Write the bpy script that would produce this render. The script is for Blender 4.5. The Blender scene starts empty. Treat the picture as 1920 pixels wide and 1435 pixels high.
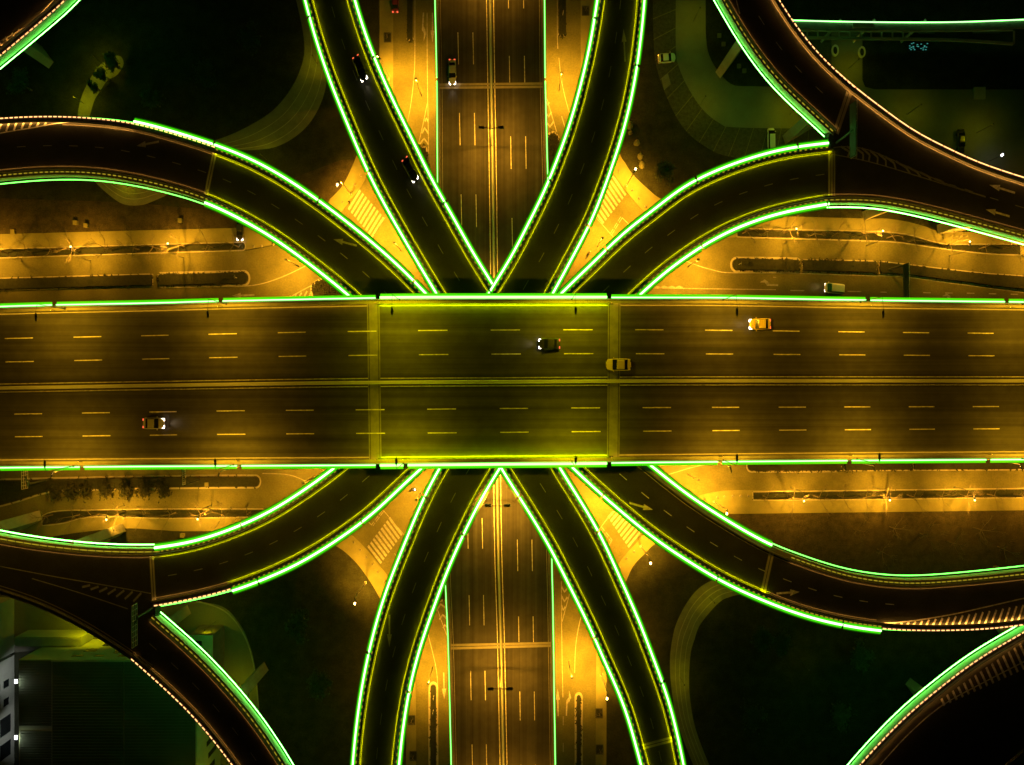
import bpy, bmesh, math, random
from mathutils import Vector, Matrix
random.seed(7)
R_ = math.radians
C = bpy.context.scene.collection

# ------------------------------------------------------------------ camera, night sky, exposure
CH, F, CX, CY, ASP = 196.0, 1400.0, 960.0, 717.5, 1.3333
cam_d = bpy.data.cameras.new('camera'); cam_d.sensor_width = 36.0; cam_d.lens = F/1920*36
cam_d.clip_end = 3000
cam = bpy.data.objects.new('camera', cam_d); C.objects.link(cam)
cam.location = (0, 0, CH); cam.rotation_euler = (0, 0, 0)
sc = bpy.context.scene; sc.camera = cam
w = bpy.data.worlds.new("World"); sc.world = w; w.use_nodes = True
nt = w.node_tree; bg = nt.nodes['Background']
sky = nt.nodes.new('ShaderNodeTexSky'); sky.sky_type = 'NISHITA'; sky.sun_disc = False
sky.sun_elevation = R_(4); sky.sun_rotation = R_(200)
tint = nt.nodes.new('ShaderNodeMix'); tint.data_type = 'RGBA'; tint.blend_type = 'MULTIPLY'
tint.inputs[0].default_value = 1.0; tint.inputs[7].default_value = (0.75, 0.75, 0.06, 1)
nt.links.new(sky.outputs[0], tint.inputs[6]); nt.links.new(tint.outputs[2], bg.inputs[0])
bg.inputs[1].default_value = 0.0016
sun_d = bpy.data.lights.new('moon', 'SUN'); sun_d.energy = 0.004; sun_d.angle = R_(0.5); sun_d.color = (1, .95, .5)
sun = bpy.data.objects.new('moon', sun_d); C.objects.link(sun); sun.rotation_euler = (R_(35), R_(10), 0)
sc.view_settings.view_transform = 'Standard'; sc.view_settings.look = 'None'
sc.view_settings.exposure = 0.0; sc.view_settings.gamma = 1.0
sc.cycles.use_denoising = True
sc.cycles.max_bounces = 5; sc.cycles.diffuse_bounces = 3
sc.cycles.sample_clamp_indirect = 4.0

ORANGE = (1.0, 0.42, 0.022)
DECKO = (1.0, 0.50, 0.01); AMBER = (1.0, 0.45, 0.10); LIME = (0.62, 0.62, 0.0)
# ------------------------------------------------------------------ helpers: pixel ray -> metres on a level
def R2(px, py, z=0.0):
    s = (CH-z)/F
    return ((px-CX)*s, (CY-py)*s/ASP)
def W3(x, y, z=0.0): return Vector((x, y*ASP, z))

def catmull(pts, n=12):
    if len(pts) < 3: return [tuple(map(float, p)) for p in pts]
    q = [pts[0]]+list(pts)+[pts[-1]]
    out = []
    for i in range(1, len(q)-2):
        p0, p1, p2, p3 = q[i-1], q[i], q[i+1], q[i+2]
        for k in range(n):
            t = k/n
            out.append(tuple(0.5*((2*p1[j])+(-p0[j]+p2[j])*t+(2*p0[j]-5*p1[j]+4*p2[j]-p3[j])*t*t+(-p0[j]+3*p1[j]-3*p2[j]+p3[j])*t**3) for j in (0, 1)))
    out.append(tuple(pts[-1]))
    return out
def dist(a, b): return math.hypot(a[0]-b[0], a[1]-b[1])
def resample(p, n=None, step=None):
    L = [0]
    for a, b in zip(p, p[1:]): L.append(L[-1]+dist(a, b))
    if n is None: n = max(2, int(L[-1]/step)+1)
    out = []; j = 0
    for i in range(n):
        s = L[-1]*i/(n-1)
        while j < len(L)-2 and L[j+1] < s: j += 1
        d = L[j+1]-L[j]; t = (s-L[j])/d if d > 1e-9 else 0
        out.append((p[j][0]+(p[j+1][0]-p[j][0])*t, p[j][1]+(p[j+1][1]-p[j][1])*t))
    return out
def length(p): return sum(dist(a, b) for a, b in zip(p, p[1:]))
def smooth(p, it):
    for _ in range(it):
        p = [p[0]]+[((a[0]+2*b[0]+c[0])/4, (a[1]+2*b[1]+c[1])/4) for a, b, c in zip(p, p[1:], p[2:])]+[p[-1]]
    return p
def pth(px, z=0.0, step=1.5, it=10, n=None):
    return smooth(resample([R2(a, b, z) for a, b in catmull(px)], n=n, step=step), it)
def normals(p):
    o = []
    for i in range(len(p)):
        a = p[max(0, i-1)]; b = p[min(len(p)-1, i+1)]
        dx, dy = b[0]-a[0], b[1]-a[1]; l = math.hypot(dx, dy) or 1
        o.append((-dy/l, dx/l))
    return o
def offs(p, d):
    return [(a[0]+n[0]*d, a[1]+n[1]*d) for a, n in zip(p, normals(p))]
def sub(p, s0, s1):
    """piece of the path between two arc lengths"""
    out = []; s = 0
    for a, b in zip(p, p[1:]):
        d = dist(a, b)
        if s+d >= s0 and s <= s1 and d > 0:
            t0 = max(0, (s0-s)/d); t1 = min(1, (s1-s)/d)
            if not out: out.append((a[0]+(b[0]-a[0])*t0, a[1]+(b[1]-a[1])*t0))
            out.append((a[0]+(b[0]-a[0])*t1, a[1]+(b[1]-a[1])*t1))
        s += d
    q = out[:1]
    for p_ in out[1:]:
        if dist(p_, q[-1]) > .06: q.append(p_)
    return q
def near_s(p, q):
    """arc length of the point of p closest to q"""
    best = (1e9, 0); s = 0
    for a, b in zip(p, p[1:]):
        d = dist(a, q)
        if d < best[0]: best = (d, s)
        s += dist(a, b)
    if dist(p[-1], q) < best[0]: best = (0, s)
    return best[1]

class MB:
    def __init__(s): s.v = []; s.f = []
    def V(s, x, y, z): s.v.append((x, y*ASP, z)); return len(s.v)-1
    def face(s, pts): s.f.append([s.V(*p) for p in pts])
    def sweep(s, p, prof, closed=True, caps=True):
        """prof: list of (offset to the left, z)"""
        ns = normals(p); rows = []
        for a, n in zip(p, ns):
            rows.append([s.V(a[0]+n[0]*t, a[1]+n[1]*t, z) for t, z in prof])
        m = len(prof); k = m if closed else m-1
        for r0, r1 in zip(rows, rows[1:]):
            for i in range(k):
                s.f.append([r0[i], r1[i], r1[(i+1) % m], r0[(i+1) % m]])
        if closed and caps and m > 2: s.f.append(rows[0][::-1]); s.f.append(rows[-1][:])
    def band(s, a, b, z):
        n = len(a); ra = [s.V(x, y, z) for x, y in a]; rb = [s.V(x, y, z) for x, y in b]
        for i in range(n-1): s.f.append([ra[i], ra[i+1], rb[i+1], rb[i]])
    def poly(s, pts, z, h=0.0):
        top = [s.V(x, y, z+h) for x, y in pts]; s.f.append(top)
        if h:
            bot = [s.V(x, y, z) for x, y in pts]
            n = len(pts)
            for i in range(n): s.f.append([bot[i], bot[(i+1) % n], top[(i+1) % n], top[i]])
    def box(s, x0, x1, y0, y1, z0, z1):
        i = [s.V(x, y, z) for z in (z0, z1) for x, y in ((x0, y0), (x1, y0), (x1, y1), (x0, y1))]
        s.f += [[i[0], i[3], i[2], i[1]], [i[4], i[5], i[6], i[7]], [i[0], i[1], i[5], i[4]], [i[1], i[2], i[6], i[5]], [i[2], i[3], i[7], i[6]], [i[3], i[0], i[4], i[7]]]
    def bar(s, a, b, r0, r1=None, n=6):
        if r1 is None: r1 = r0
        a = Vector(a); b = Vector(b); d = (b-a)
        if d.length < 1e-6: return
        d.normalize(); u = d.cross(Vector((0, 0, 1)))
        if u.length < 1e-3: u = Vector((1, 0, 0))
        u.normalize(); v = d.cross(u)
        ra = []; rb = []
        for k in range(n):
            c, q = math.cos(2*math.pi*k/n), math.sin(2*math.pi*k/n)
            ra.append(s.V(*(a+u*c*r0+v*q*r0))); rb.append(s.V(*(b+u*c*r1+v*q*r1)))
        for k in range(n): s.f.append([ra[k], ra[(k+1) % n], rb[(k+1) % n], rb[k]])
        s.f.append(ra[::-1]); s.f.append(rb)
    def obox(s, c, ang, hx, hy, z0, z1, taper=1.0):
        """box turned by ang about z"""
        ca, sa = math.cos(ang), math.sin(ang); i = []
        for z, k in ((z0, 1.0), (z1, taper)):
            for x, y in ((-hx, -hy), (hx, -hy), (hx, hy), (-hx, hy)):
                x *= k; y *= k
                i.append(s.V(c[0]+x*ca-y*sa, c[1]+x*sa+y*ca, z))
        s.f += [[i[0], i[3], i[2], i[1]], [i[4], i[5], i[6], i[7]], [i[0], i[1], i[5], i[4]], [i[1], i[2], i[6], i[5]], [i[2], i[3], i[7], i[6]], [i[3], i[0], i[4], i[7]]]
    def loft(s, rows, cap=True):
        ids = [[s.V(*p) for p in r] for r in rows]
        for a, b in zip(ids, ids[1:]):
            m = len(a)
            for i in range(m): s.f.append([a[i], a[(i+1) % m], b[(i+1) % m], b[i]])
        if cap: s.f.append(ids[0][::-1]); s.f.append(ids[-1])
    def build(s, name, mat, parent=None, smooth=False, **props):
        me = bpy.data.meshes.new(name); me.from_pydata(s.v, [], s.f)
        me.materials.append(mat)
        bm = bmesh.new(); bm.from_mesh(me); bmesh.ops.recalc_face_normals(bm, faces=bm.faces); bm.to_mesh(me); bm.free()
        if smooth:
            for p in me.polygons: p.use_smooth = True
        o = bpy.data.objects.new(name, me); C.objects.link(o)
        if parent:
            o.parent = parent; o.matrix_parent_inverse = Matrix.Translation(-parent.location)
        for k, v in props.items(): o[k] = v
        return o
def thing(name, label, cat, loc=(0, 0, 0), group=None):
    o = bpy.data.objects.new(name, None); C.objects.link(o); o.location = loc
    o['label'] = label; o['category'] = cat
    if group: o['group'] = group
    return o
def copy_thing(src, loc, label, rot=0.0, scale=None):
    r = src.copy(); C.objects.link(r); r['label'] = label
    r.location = loc; r.rotation_euler = (0, 0, rot)
    if scale: r.scale = scale
    def kids(a, b):
        for ch in list(a.children):
            c = ch.copy(); C.objects.link(c); c.parent = b
            c.matrix_parent_inverse = ch.matrix_parent_inverse.copy()
            kids(ch, c)
    kids(src, r)
    return r
ORD = ['first', 'second', 'third', 'fourth', 'fifth', 'sixth', 'seventh', 'eighth', 'ninth', 'tenth', 'eleventh', 'twelfth', 'thirteenth', 'fourteenth']

# ------------------------------------------------------------------ materials
def mat(name, col, rough=.85, noise=None, bump=0, spec=.3, metal=0, streak=None):
    """noise = (scale xyz, strength); streak = a second stretched noise"""
    m = bpy.data.materials.new(name); m.use_nodes = True
    n = m.node_tree.nodes; l = m.node_tree.links; b = n['Principled BSDF']
    b.inputs['Base Color'].default_value = (*col, 1); b.inputs['Roughness'].default_value = rough
    b.inputs['Specular IOR Level'].default_value = spec; b.inputs['Metallic'].default_value = metal
    if noise or streak:
        tc = n.new('ShaderNodeTexCoord'); val = None
        for spec_ in (noise, streak):
            if not spec_: continue
            scale, amt = spec_
            mp = n.new('ShaderNodeMapping'); mp.inputs['Scale'].default_value = scale
            l.new(tc.outputs['Object'], mp.inputs[0])
            nz = n.new('ShaderNodeTexNoise'); nz.inputs['Scale'].default_value = 1.0; nz.inputs['Detail'].default_value = 6
            nz.inputs['Roughness'].default_value = .65
            l.new(mp.outputs[0], nz.inputs['Vector'])
            mr = n.new('ShaderNodeMapRange'); mr.inputs[1].default_value = .3; mr.inputs[2].default_value = .7
            mr.inputs[3].default_value = 1-amt; mr.inputs[4].default_value = 1+amt
            l.new(nz.outputs['Fac'], mr.inputs[0])
            if val is None: val = mr.outputs[0]
            else:
                mu = n.new('ShaderNodeMath'); mu.operation = 'MULTIPLY'
                l.new(val, mu.inputs[0]); l.new(mr.outputs[0], mu.inputs[1]); val = mu.outputs[0]
        vm = n.new('ShaderNodeVectorMath'); vm.operation = 'SCALE'; vm.inputs[0].default_value = col
        l.new(val, vm.inputs['Scale']); l.new(vm.outputs[0], b.inputs['Base Color'])
        if bump:
            bp = n.new('ShaderNodeBump'); bp.inputs['Strength'].default_value = bump; bp.inputs['Distance'].default_value = .1
            l.new(nz.outputs['Fac'], bp.inputs['Height']); l.new(bp.outputs[0], b.inputs['Normal'])
    return m
def emis(name, col, s):
    m = bpy.data.materials.new(name); m.use_nodes = True
    n = m.node_tree.nodes; b = n['Principled BSDF']
    b.inputs['Base Color'].default_value = (.02, .02, .02, 1)
    b.inputs['Emission Color'].default_value = (*col, 1); b.inputs['Emission Strength'].default_value = s
    return m
M = dict(
 ground=mat('dark_grass', (.021, .023, .010), 1, ((.35, .35, .35), .5), .3, streak=((2.5, 2.5, 2.5), .45)),
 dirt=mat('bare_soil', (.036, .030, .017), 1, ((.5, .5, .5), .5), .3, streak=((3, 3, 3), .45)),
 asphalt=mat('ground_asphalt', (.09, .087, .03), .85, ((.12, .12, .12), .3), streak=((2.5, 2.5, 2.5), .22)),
 deck_ew=mat('deck_asphalt_east_west', (.05, .048, .045), .8, ((.35, .35, .35), .2), streak=((.006, .6, 1), .55)),
 deck_ns=mat('deck_asphalt_north_south', (.05, .048, .045), .8, ((.35, .35, .35), .2), streak=((.75, .006, 1), .55)),
 deck=mat('ramp_asphalt', (.029, .03, .027), .85, ((.2, .2, .2), .3), streak=((3, 3, 3), .25)),
 concrete=mat('concrete', (.32, .31, .28), .9, ((.4, .4, .4), .2), streak=((4, 4, 4), .1)),
 ledge=mat('weathered_concrete', (.16, .155, .14), .9, ((.5, .5, .5), .25)),
 fascia=mat('pale_fascia', (.55, .55, .5), .8, ((.3, .3, .3), .1)),
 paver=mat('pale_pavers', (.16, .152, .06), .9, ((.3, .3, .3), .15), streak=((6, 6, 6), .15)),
 path=mat('path_slabs', (.16, .16, .12), .9, ((.3, .3, .3), .2), streak=((5, 5, 5), .2)),
 yard=mat('yard_concrete', (.15, .15, .12), .9, ((.08, .08, .08), .25), streak=((4, 4, 4), .12)),
 bay=mat('grass_pavers', (.06, .06, .04), .95, ((1.2, 1.2, 1.2), .4), streak=((4, 4, 4), .3)),
 kerb=mat('kerb_stone', (.3, .28, .24), .9, ((1, 1, 1), .15)),
 epaint=mat('edge_line_paint', (.3, .27, .25), .8, ((2, 2, 2), .15)),
 gpaint=mat('road_paint', (.25, .24, .24), .8, ((1.6, 1.6, 1.6), .4)),
 paint=mat('white_road_paint', (.62, .6, .55), .7, ((1.6, 1.6, 1.6), .45)),
 wornpaint=mat('worn_road_paint', (.3, .29, .26), .8, ((2, 2, 2), .3)),
 hedge=mat('hedge_leaves', (.017, .02, .008), .9, ((2, 2, 2), .5)),
 leaf=mat('dark_leaves', (.04, .05, .02), .8, ((1, 1, 1), .4)),
 bush=mat('pale_bush_leaves', (.13, .13, .06), .8, ((2, 2, 2), .3)),
 bark=mat('bark', (.13, .11, .08), .95, ((3, 3, 9), .3)),
 metal=mat('dark_lamp_metal', (.03, .03, .03), .5, spec=.4),
 galv=mat('galvanised_pole', (.45, .44, .42), .5, ((2, 2, 2), .1)),
 steel=mat('painted_steel', (.05, .06, .05), .6, ((2, 2, 2), .2)),
 pier=mat('pier_concrete', (.34, .33, .28), .9, ((.3, .3, .3), .15), streak=((4, 4, .5), .1)),
 wall=mat('painted_wall', (.42, .42, .34), .9, ((.3, .3, .3), .12)),
 roof=mat('ribbed_roof', (.13, .14, .14), .6, ((.1, .1, .1), .15)),
 glass=mat('dark_glass', (.01, .012, .012), .12, spec=.6),
 tyre=mat('tyre_rubber', (.015, .015, .015), .9),
 cloth=mat('dark_clothing', (.03, .03, .035), .9), skin=mat('skin', (.35, .22, .15), .7),
 led=emis('green_led_tube', (.30, 1, .22), 6.5), led_mid=emis('green_led_mid', (.22, 1, .12), 6), led_far=emis('green_led_line', (.24, 1, .2), 4.6), led_soft=emis('green_led_line_lower', (.13, 1, .08), 4.5), halo=emis('green_painted_halo', (.05, 1, .0), .14), housing=emis('green_painted_glow', (.08, 1, .0), .75),  # housing and halo: green bloom around the strips painted as emission
 rail=emis('amber_rail_led', (1, .46, .15), 2.6), rail_dim=emis('amber_rail_led_dim', (.8, .62, .03), .55),
 glow_a=emis('amber_edge_light', (1, .46, .07), 10), glow_e=emis('strong_amber_edge_light', (1, .44, .07), 42), glow_b=emis('lime_edge_light', (.66, .70, .0), 62), glow_c=emis('olive_fill_light', (.55, .85, .0), 75), glow_d=emis('orange_edge_light', (1, .5, .02), 12), led_wash=emis('green_wash_led', (.13, 1, .10), 17),
 lamp_lens=emis('sodium_lens', (1, .6, .2), 18), white=emis('white_lamp_lens', (.95, .95, 1.0), 4),
 head=emis('headlight_lens', (1, .85, .7), 16), tail=emis('taillight_lens', (1, .12, .05), 1.5),
 cyan_glint=emis('painted_cyan_glint', (.15, .95, .8), .28),  # reflections in glass, painted as emission
)
def car_paint(name, c): return mat(name, c, .3, ((5, 5, 5), .03), spec=.6)

# ------------------------------------------------------------------ light helper
def spot(parent, x, y, z, power, col=ORANGE, size=165, soft=.25, tgt=None):
    d = bpy.data.lights.new('lamp_light', 'SPOT'); d.energy = power; d.color = col
    d.spot_size = R_(size); d.spot_blend = .9; d.shadow_soft_size = soft
    o = bpy.data.objects.new('lamp_light', d); C.objects.link(o)
    o.parent = parent; o.matrix_parent_inverse = Matrix.Translation(-parent.location)
    o.location = W3(x, y, z)
    if tgt:
        v = W3(*tgt)-o.location
        o.rotation_euler = v.to_track_quat('-Z', 'Y').to_euler()
    return o

# ------------------------------------------------------------------ ground and everything flat on it
def struct(mb, name, m): return mb.build(name, M[m], kind='structure')
g = MB(); g.box(-900, 900, -700, 700, -2, 0); struct(g, 'ground', 'ground')
def poly_px(px, z, m, name, h=0.0, curve=True):
    b = MB(); pts = [R2(a, c, 0) for a, c in px]; b.poly(pts, z, h); return struct(b, name, m)
def cc(px, n=6): return catmull(px, n)

# one road sheet per arm, the junction box under the decks in the middle
rd = MB()
def rpoly(px, z=.012): rd.poly([R2(a, c, 0) for a, c in px], z)
nw_in = cc([(639, 400), (653, 382), (663, 368), (677, 350), (687, 331), (705, 290), (722, 240), (735, 190), (737, 100), (737, -160)])
ne_in = cc([(1089, -160), (1089, 100), (1092, 160), (1105, 230), (1130, 290), (1148, 322), (1164, 346), (1186, 374), (1208, 397), (1262, 428), (1320, 446), (1382, 446)])
se_in = cc([(1440, 920), (1364, 920), (1310, 930), (1250, 960), (1211, 997), (1193, 1018), (1171, 1042), (1158, 1062), (1135, 1110), (1122, 1170), (1118, 1240), (1116, 1600)])
sw_in = cc([(780, 1600), (780, 1350), (777, 1265), (765, 1190), (745, 1120), (729, 1084), (713, 1062), (687, 1030), (657, 1001), (610, 970), (560, 958), (495, 955)])
left_n = [(-300, 488), (0, 484), (250, 476), (465, 470), (560, 452), (610, 425)]
left_s = [(320, 954), (167, 956), (103, 958), (75, 967), (0, 992), (-300, 1090)]
right_n = [(1484, 448), (1620, 452), (1684, 455), (1750, 465), (1800, 471), (1851, 476), (1920, 481), (2250, 510)]
right_s = [(2250, 914), (1920, 916), (1600, 919)]
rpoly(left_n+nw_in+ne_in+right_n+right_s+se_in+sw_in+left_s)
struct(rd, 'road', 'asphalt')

# pavements (raised), soil margins
pv = []
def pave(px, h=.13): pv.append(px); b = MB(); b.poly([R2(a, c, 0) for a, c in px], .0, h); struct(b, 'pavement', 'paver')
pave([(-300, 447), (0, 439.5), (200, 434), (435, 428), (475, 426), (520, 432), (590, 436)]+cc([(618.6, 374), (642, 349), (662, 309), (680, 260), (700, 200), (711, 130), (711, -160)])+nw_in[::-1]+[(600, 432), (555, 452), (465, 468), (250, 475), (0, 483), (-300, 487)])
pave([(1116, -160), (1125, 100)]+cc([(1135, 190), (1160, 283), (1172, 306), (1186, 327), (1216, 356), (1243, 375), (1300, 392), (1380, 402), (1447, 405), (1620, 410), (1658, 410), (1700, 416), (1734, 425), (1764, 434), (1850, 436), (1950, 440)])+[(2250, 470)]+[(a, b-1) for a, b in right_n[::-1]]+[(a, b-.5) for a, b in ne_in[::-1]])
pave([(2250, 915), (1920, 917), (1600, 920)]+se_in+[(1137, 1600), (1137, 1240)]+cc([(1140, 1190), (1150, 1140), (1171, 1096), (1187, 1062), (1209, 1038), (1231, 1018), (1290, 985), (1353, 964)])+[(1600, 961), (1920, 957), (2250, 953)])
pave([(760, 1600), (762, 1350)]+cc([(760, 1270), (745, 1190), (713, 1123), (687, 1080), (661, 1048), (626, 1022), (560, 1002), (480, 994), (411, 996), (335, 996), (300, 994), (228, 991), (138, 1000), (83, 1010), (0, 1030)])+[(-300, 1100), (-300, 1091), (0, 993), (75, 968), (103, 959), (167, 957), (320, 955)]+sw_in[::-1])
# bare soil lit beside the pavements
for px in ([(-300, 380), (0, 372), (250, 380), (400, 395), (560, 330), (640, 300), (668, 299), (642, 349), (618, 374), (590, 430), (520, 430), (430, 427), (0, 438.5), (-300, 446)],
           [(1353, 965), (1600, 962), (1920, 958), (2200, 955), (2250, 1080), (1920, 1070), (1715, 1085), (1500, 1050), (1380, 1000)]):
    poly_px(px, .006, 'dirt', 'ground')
# paths and yards
def band_px(a, b, z, m, name, n=60):
    mb = MB(); pa = resample([R2(*p) for p in catmull(a)], n=n); pb = resample([R2(*p) for p in catmull(b)], n=n)
    mb.band(pa, pb, z); o = struct(mb, name, m); return pa, pb
def path_lines(pa, pb, fr, m='kerb'):
    for f in fr:
        c = [(a[0]+(b[0]-a[0])*f, a[1]+(b[1]-a[1])*f) for a, b in zip(pa, pb)]
        mb = MB(); mb.sweep(c, [(-.07, .02), (.07, .02), (.07, .06), (-.07, .06)]); struct(mb, 'path_edging', m)
a, b = band_px([(530, -90), (555, 0), (569, 67), (569, 110), (549, 161), (512, 207), (458, 241), (401, 264), (330, 280)], [(590, -90), (600, 0), (612, 67), (614, 144), (599, 200), (569, 244), (522, 274), (468, 282), (400, 280)], .02, 'path', 'path')
path_lines(a, b, (.3, .55, .8))
a, b = band_px([(174, 320), (174, 336), (201, 363), (231, 383), (264, 385), (291, 376), (321, 361), (345, 340)], [(200, 320), (214, 339), (228, 346), (241, 350), (254, 351), (268, 350), (284, 346), (300, 335)], .02, 'path', 'path')
path_lines(a, b, (.35, .65))
poly_px(cc([(145.5, 235), (145.5, 217), (150.5, 189), (160.5, 164), (175.6, 137), (192, 118), (212, 106), (226, 106), (232, 118), (228, 130), (217, 143), (201, 152), (186, 174), (177, 189), (169, 217), (169, 235)]), .02, 'path', 'path')
a, b = band_px([(1420, 1080), (1380, 1082), (1340, 1087), (1312, 1102), (1290, 1127), (1272, 1160), (1262, 1191), (1256, 1241), (1260, 1300), (1272, 1360), (1300, 1435), (1330, 1500)], [(1420, 1112), (1400, 1113), (1370, 1119), (1347, 1131), (1313, 1171), (1302, 1200), (1295, 1225), (1292, 1275), (1295, 1320), (1305, 1370), (1330, 1435), (1360, 1500)], .02, 'path', 'path')
path_lines(a, b, (.28, .5, .75))
band_px([(1267, -120), (1267, 0), (1267, 85), (1270, 117), (1288, 161), (1317, 205), (1350, 232), (1376, 239), (1520, 242), (1620, 246)], [(1323, -120), (1323, 0), (1324, 73), (1332, 110), (1354, 143), (1376, 160), (1410, 162), (1456, 163), (1520, 164), (1620, 165)], .02, 'yard', 'yard')
ba, bb = band_px([(1224, -120), (1224, 0), (1225, 60), (1229, 117), (1244, 167), (1267, 218), (1292, 252), (1325, 277), (1359, 292), (1420, 300), (1560, 305)], [(1267, -120), (1267, 0), (1267, 85), (1270, 117), (1288, 161), (1317, 205), (1350, 232), (1376, 239), (1420, 240), (1480, 241), (1560, 241)], .014, 'bay', 'parking_lot')
bl = MB()
for i in range(0, 60, 3):
    p, q = ba[i], bb[i]; d = ((q[0]-p[0]), (q[1]-p[1])); l = math.hypot(*d); nx, ny = -d[1]/l*.07, d[0]/l*.07
    bl.face([(p[0]+nx, p[1]+ny, .024), (q[0]+nx, q[1]+ny, .024), (q[0]-nx, q[1]-ny, .024), (p[0]-nx, p[1]-ny, .024)])
struct(bl, 'bay_marking', 'paver')
poly_px([(1240, 147), (1252, 137), (1258, 158), (1245, 170)], .03, 'path', 'path')
poly_px([(1559, 60), (1617, 60), (1617, 150), (1622, 163), (1640, 168), (2100, 168), (2200, 420), (1800, 380), (1600, 300), (1559, 200)], .016, 'yard', 'yard')
poly_px([(1480, 60), (1559, 60), (1559, 130), (1500, 60)], .016, 'bay', 'yard')
poly_px(cc([(345, 1130), (368, 1128), (418, 1138), (448, 1168), (465, 1201), (478, 1248), (485, 1320), (488, 1400), (488, 1480)])+[(300, 1480), (300, 1130)], .02, 'yard', 'yard')
poly_px([(-60, 1100), (25, 1100), (104, 1140), (300, 1160), (300, 1190), (-60, 1235)], .02, 'yard', 'yard')
b = MB(); b.sweep(pth([(368, 1128), (418, 1138), (448, 1168), (465, 1201), (478, 1248), (485, 1320), (488, 1400), (488, 1480)]), [(-.12, 0), (.12, 0), (.12, .25), (-.12, .25)])
struct(b, 'kerb', 'kerb')

# road paint on the ground
mk = MB()
def line_px(px, wd=.15, z=.02, mb=None, zz=0, dash=None, m=None):
    mb = mb or mk; p = pth(px, zz, 1.0, 2)
    segs = [p]
    if dash:
        L = length(p); segs = []; s = 0
        while s < L-.2: segs.append(sub(p, s, min(L, s+dash[0]))); s += dash[0]+dash[1]
    for q in segs:
        if len(q) > 1: mb.sweep(q, [(-wd/2, zz+z), (wd/2, zz+z)], closed=False)
def zebra(a0, a1, b0, b1, n=9, wd=.55):
    for i in range(n):
        t = i/(n-1)
        p = R2(a0[0]+(b0[0]-a0[0])*t, a0[1]+(b0[1]-a0[1])*t); q = R2(a1[0]+(b1[0]-a1[0])*t, a1[1]+(b1[1]-a1[1])*t)
        mk.sweep([p, q], [(-wd/2, .02), (wd/2, .02)], closed=False)
zebra((675.7, 357), (653.7, 393.5), (719.6, 408), (697, 445))
zebra((1149, 331), (1173, 366.4), (1107.5, 384), (1131.5, 419))
zebra((730, 971), (753.5, 1003.5), (690, 1023.6), (715, 1056))
zebra((1165, 941), (1140.6, 971), (1202, 995.5), (1177.4, 1025.7))
line_px([(1166.6, 408.8), (1146, 441.8)], .15, dash=(1.2, .4)); line_px([(1164, 406.5), (1143.5, 439.5)], .15, dash=(1.2, .4)); line_px([(1166, 408), (1181, 422.7)]); line_px([(1112, 402), (1152, 447)], .12)
line_px([(717, 957), (697, 984)], .15, dash=(1.2, .4)); line_px([(719.5, 959), (699.5, 986)], .15, dash=(1.2, .4)); line_px([(697, 985), (687, 975)]); line_px([(717, 955), (762, 1008)], .12)
line_px([(1127.5, 988), (1147.7, 1012.5)], .15, dash=(1.2, .4)); line_px([(1125, 990.5), (1145, 1015)], .15, dash=(1.2, .4)); line_px([(1147.5, 1013), (1139, 1028)]); line_px([(1154, 952), (1122, 995)], .12)
line_px([(722, 408), (697, 448)], .12); line_px([(740, 1038), (745, 1046)])
# sweeping lane lines
for px in ([(440, 538), (470, 536), (500, 530), (540, 515), (578, 496)], [(535, 562), (585, 535), (612, 522)],
           [(1270, 483), (1313, 500), (1340, 507), (1364, 511.5), (1500, 513), (1620, 517), (1691, 519), (1767, 529), (1920, 549), (2100, 572)], [(1180, 540), (1280, 541), (1380, 542.5), (1455, 543.5)],
           [(1225, 898), (1260, 888), (1300, 876), (1345, 866)], [(1228, 880), (1250, 868)],
           [(492, 888), (540, 890), (570, 901), (590, 913)], [(585, 870), (620, 890)],
           [(778, -100), (778, 56), (777, 134), (769, 205), (760, 243)], [(800.8, 24), (801, 110), (802, 190)], [(802, 190), (795, 225), (783, 278)], [(802, 190), (803, 240), (804, 330)],
           [(1045, -100), (1045, 60), (1046, 92)], [(1048, 109), (1052, 147), (1060, 185), (1071, 223)], [(1023, 178), (1038, 228), (1054, 284)], [(1053, 218), (1060, 241)],
           [(800, 1180), (812, 1227), (819, 1260), (820.5, 1295), (822, 1500)], [(815, 1125), (826, 1160), (838, 1192)],
           [(1052.5, 1090), (1053, 1165), (1054, 1240), (1055.5, 1308)], [(1072, 1100), (1062, 1135), (1054, 1166)], [(1091, 1150), (1084, 1180), (1079, 1215), (1077.5, 1262)],
           [(1450, 520), (1455, 520.5)]):
    line_px(px, .17)
for x0, x1, y in ((1482, 1508, 545), (1589, 1615, 546.6), (1651, 1663, 548), (1731, 1745, 549), (1772, 1786, 549.6), (1813, 1827, 550), (1854, 1868, 551), (1895, 1909, 552)): line_px([(x0, y), (x1, y+.3)], .2)
for y in (1343, 1393): line_px([(1056, y), (1056, y+17)], .16)
def chev(tip_pts, wd=.4):
    for a_, t_, c_ in tip_pts:
        p, q, r = R2(*a_), R2(*t_), R2(*c_)
        mk.sweep([p, q, r], [(-wd/2, .02), (wd/2, .02)], closed=False, caps=False)
chev([((797, 228), (799.5, 222), (802.5, 228)), ((791.5, 250), (796, 240), (803, 250)), ((786.5, 271), (795, 260), (803.5, 271))])
chev([((1024, 192), (1027, 197), (1030, 192)), ((1024, 212), (1028.5, 219), (1034, 210)), ((1024, 228), (1031, 238), (1038.5, 228))])
chev([((818, 1146), (826, 1133), (836, 1140)), ((824, 1162), (830, 1153), (837.5, 1160)), ((831, 1178), (834, 1172), (838, 1176))])
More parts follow.
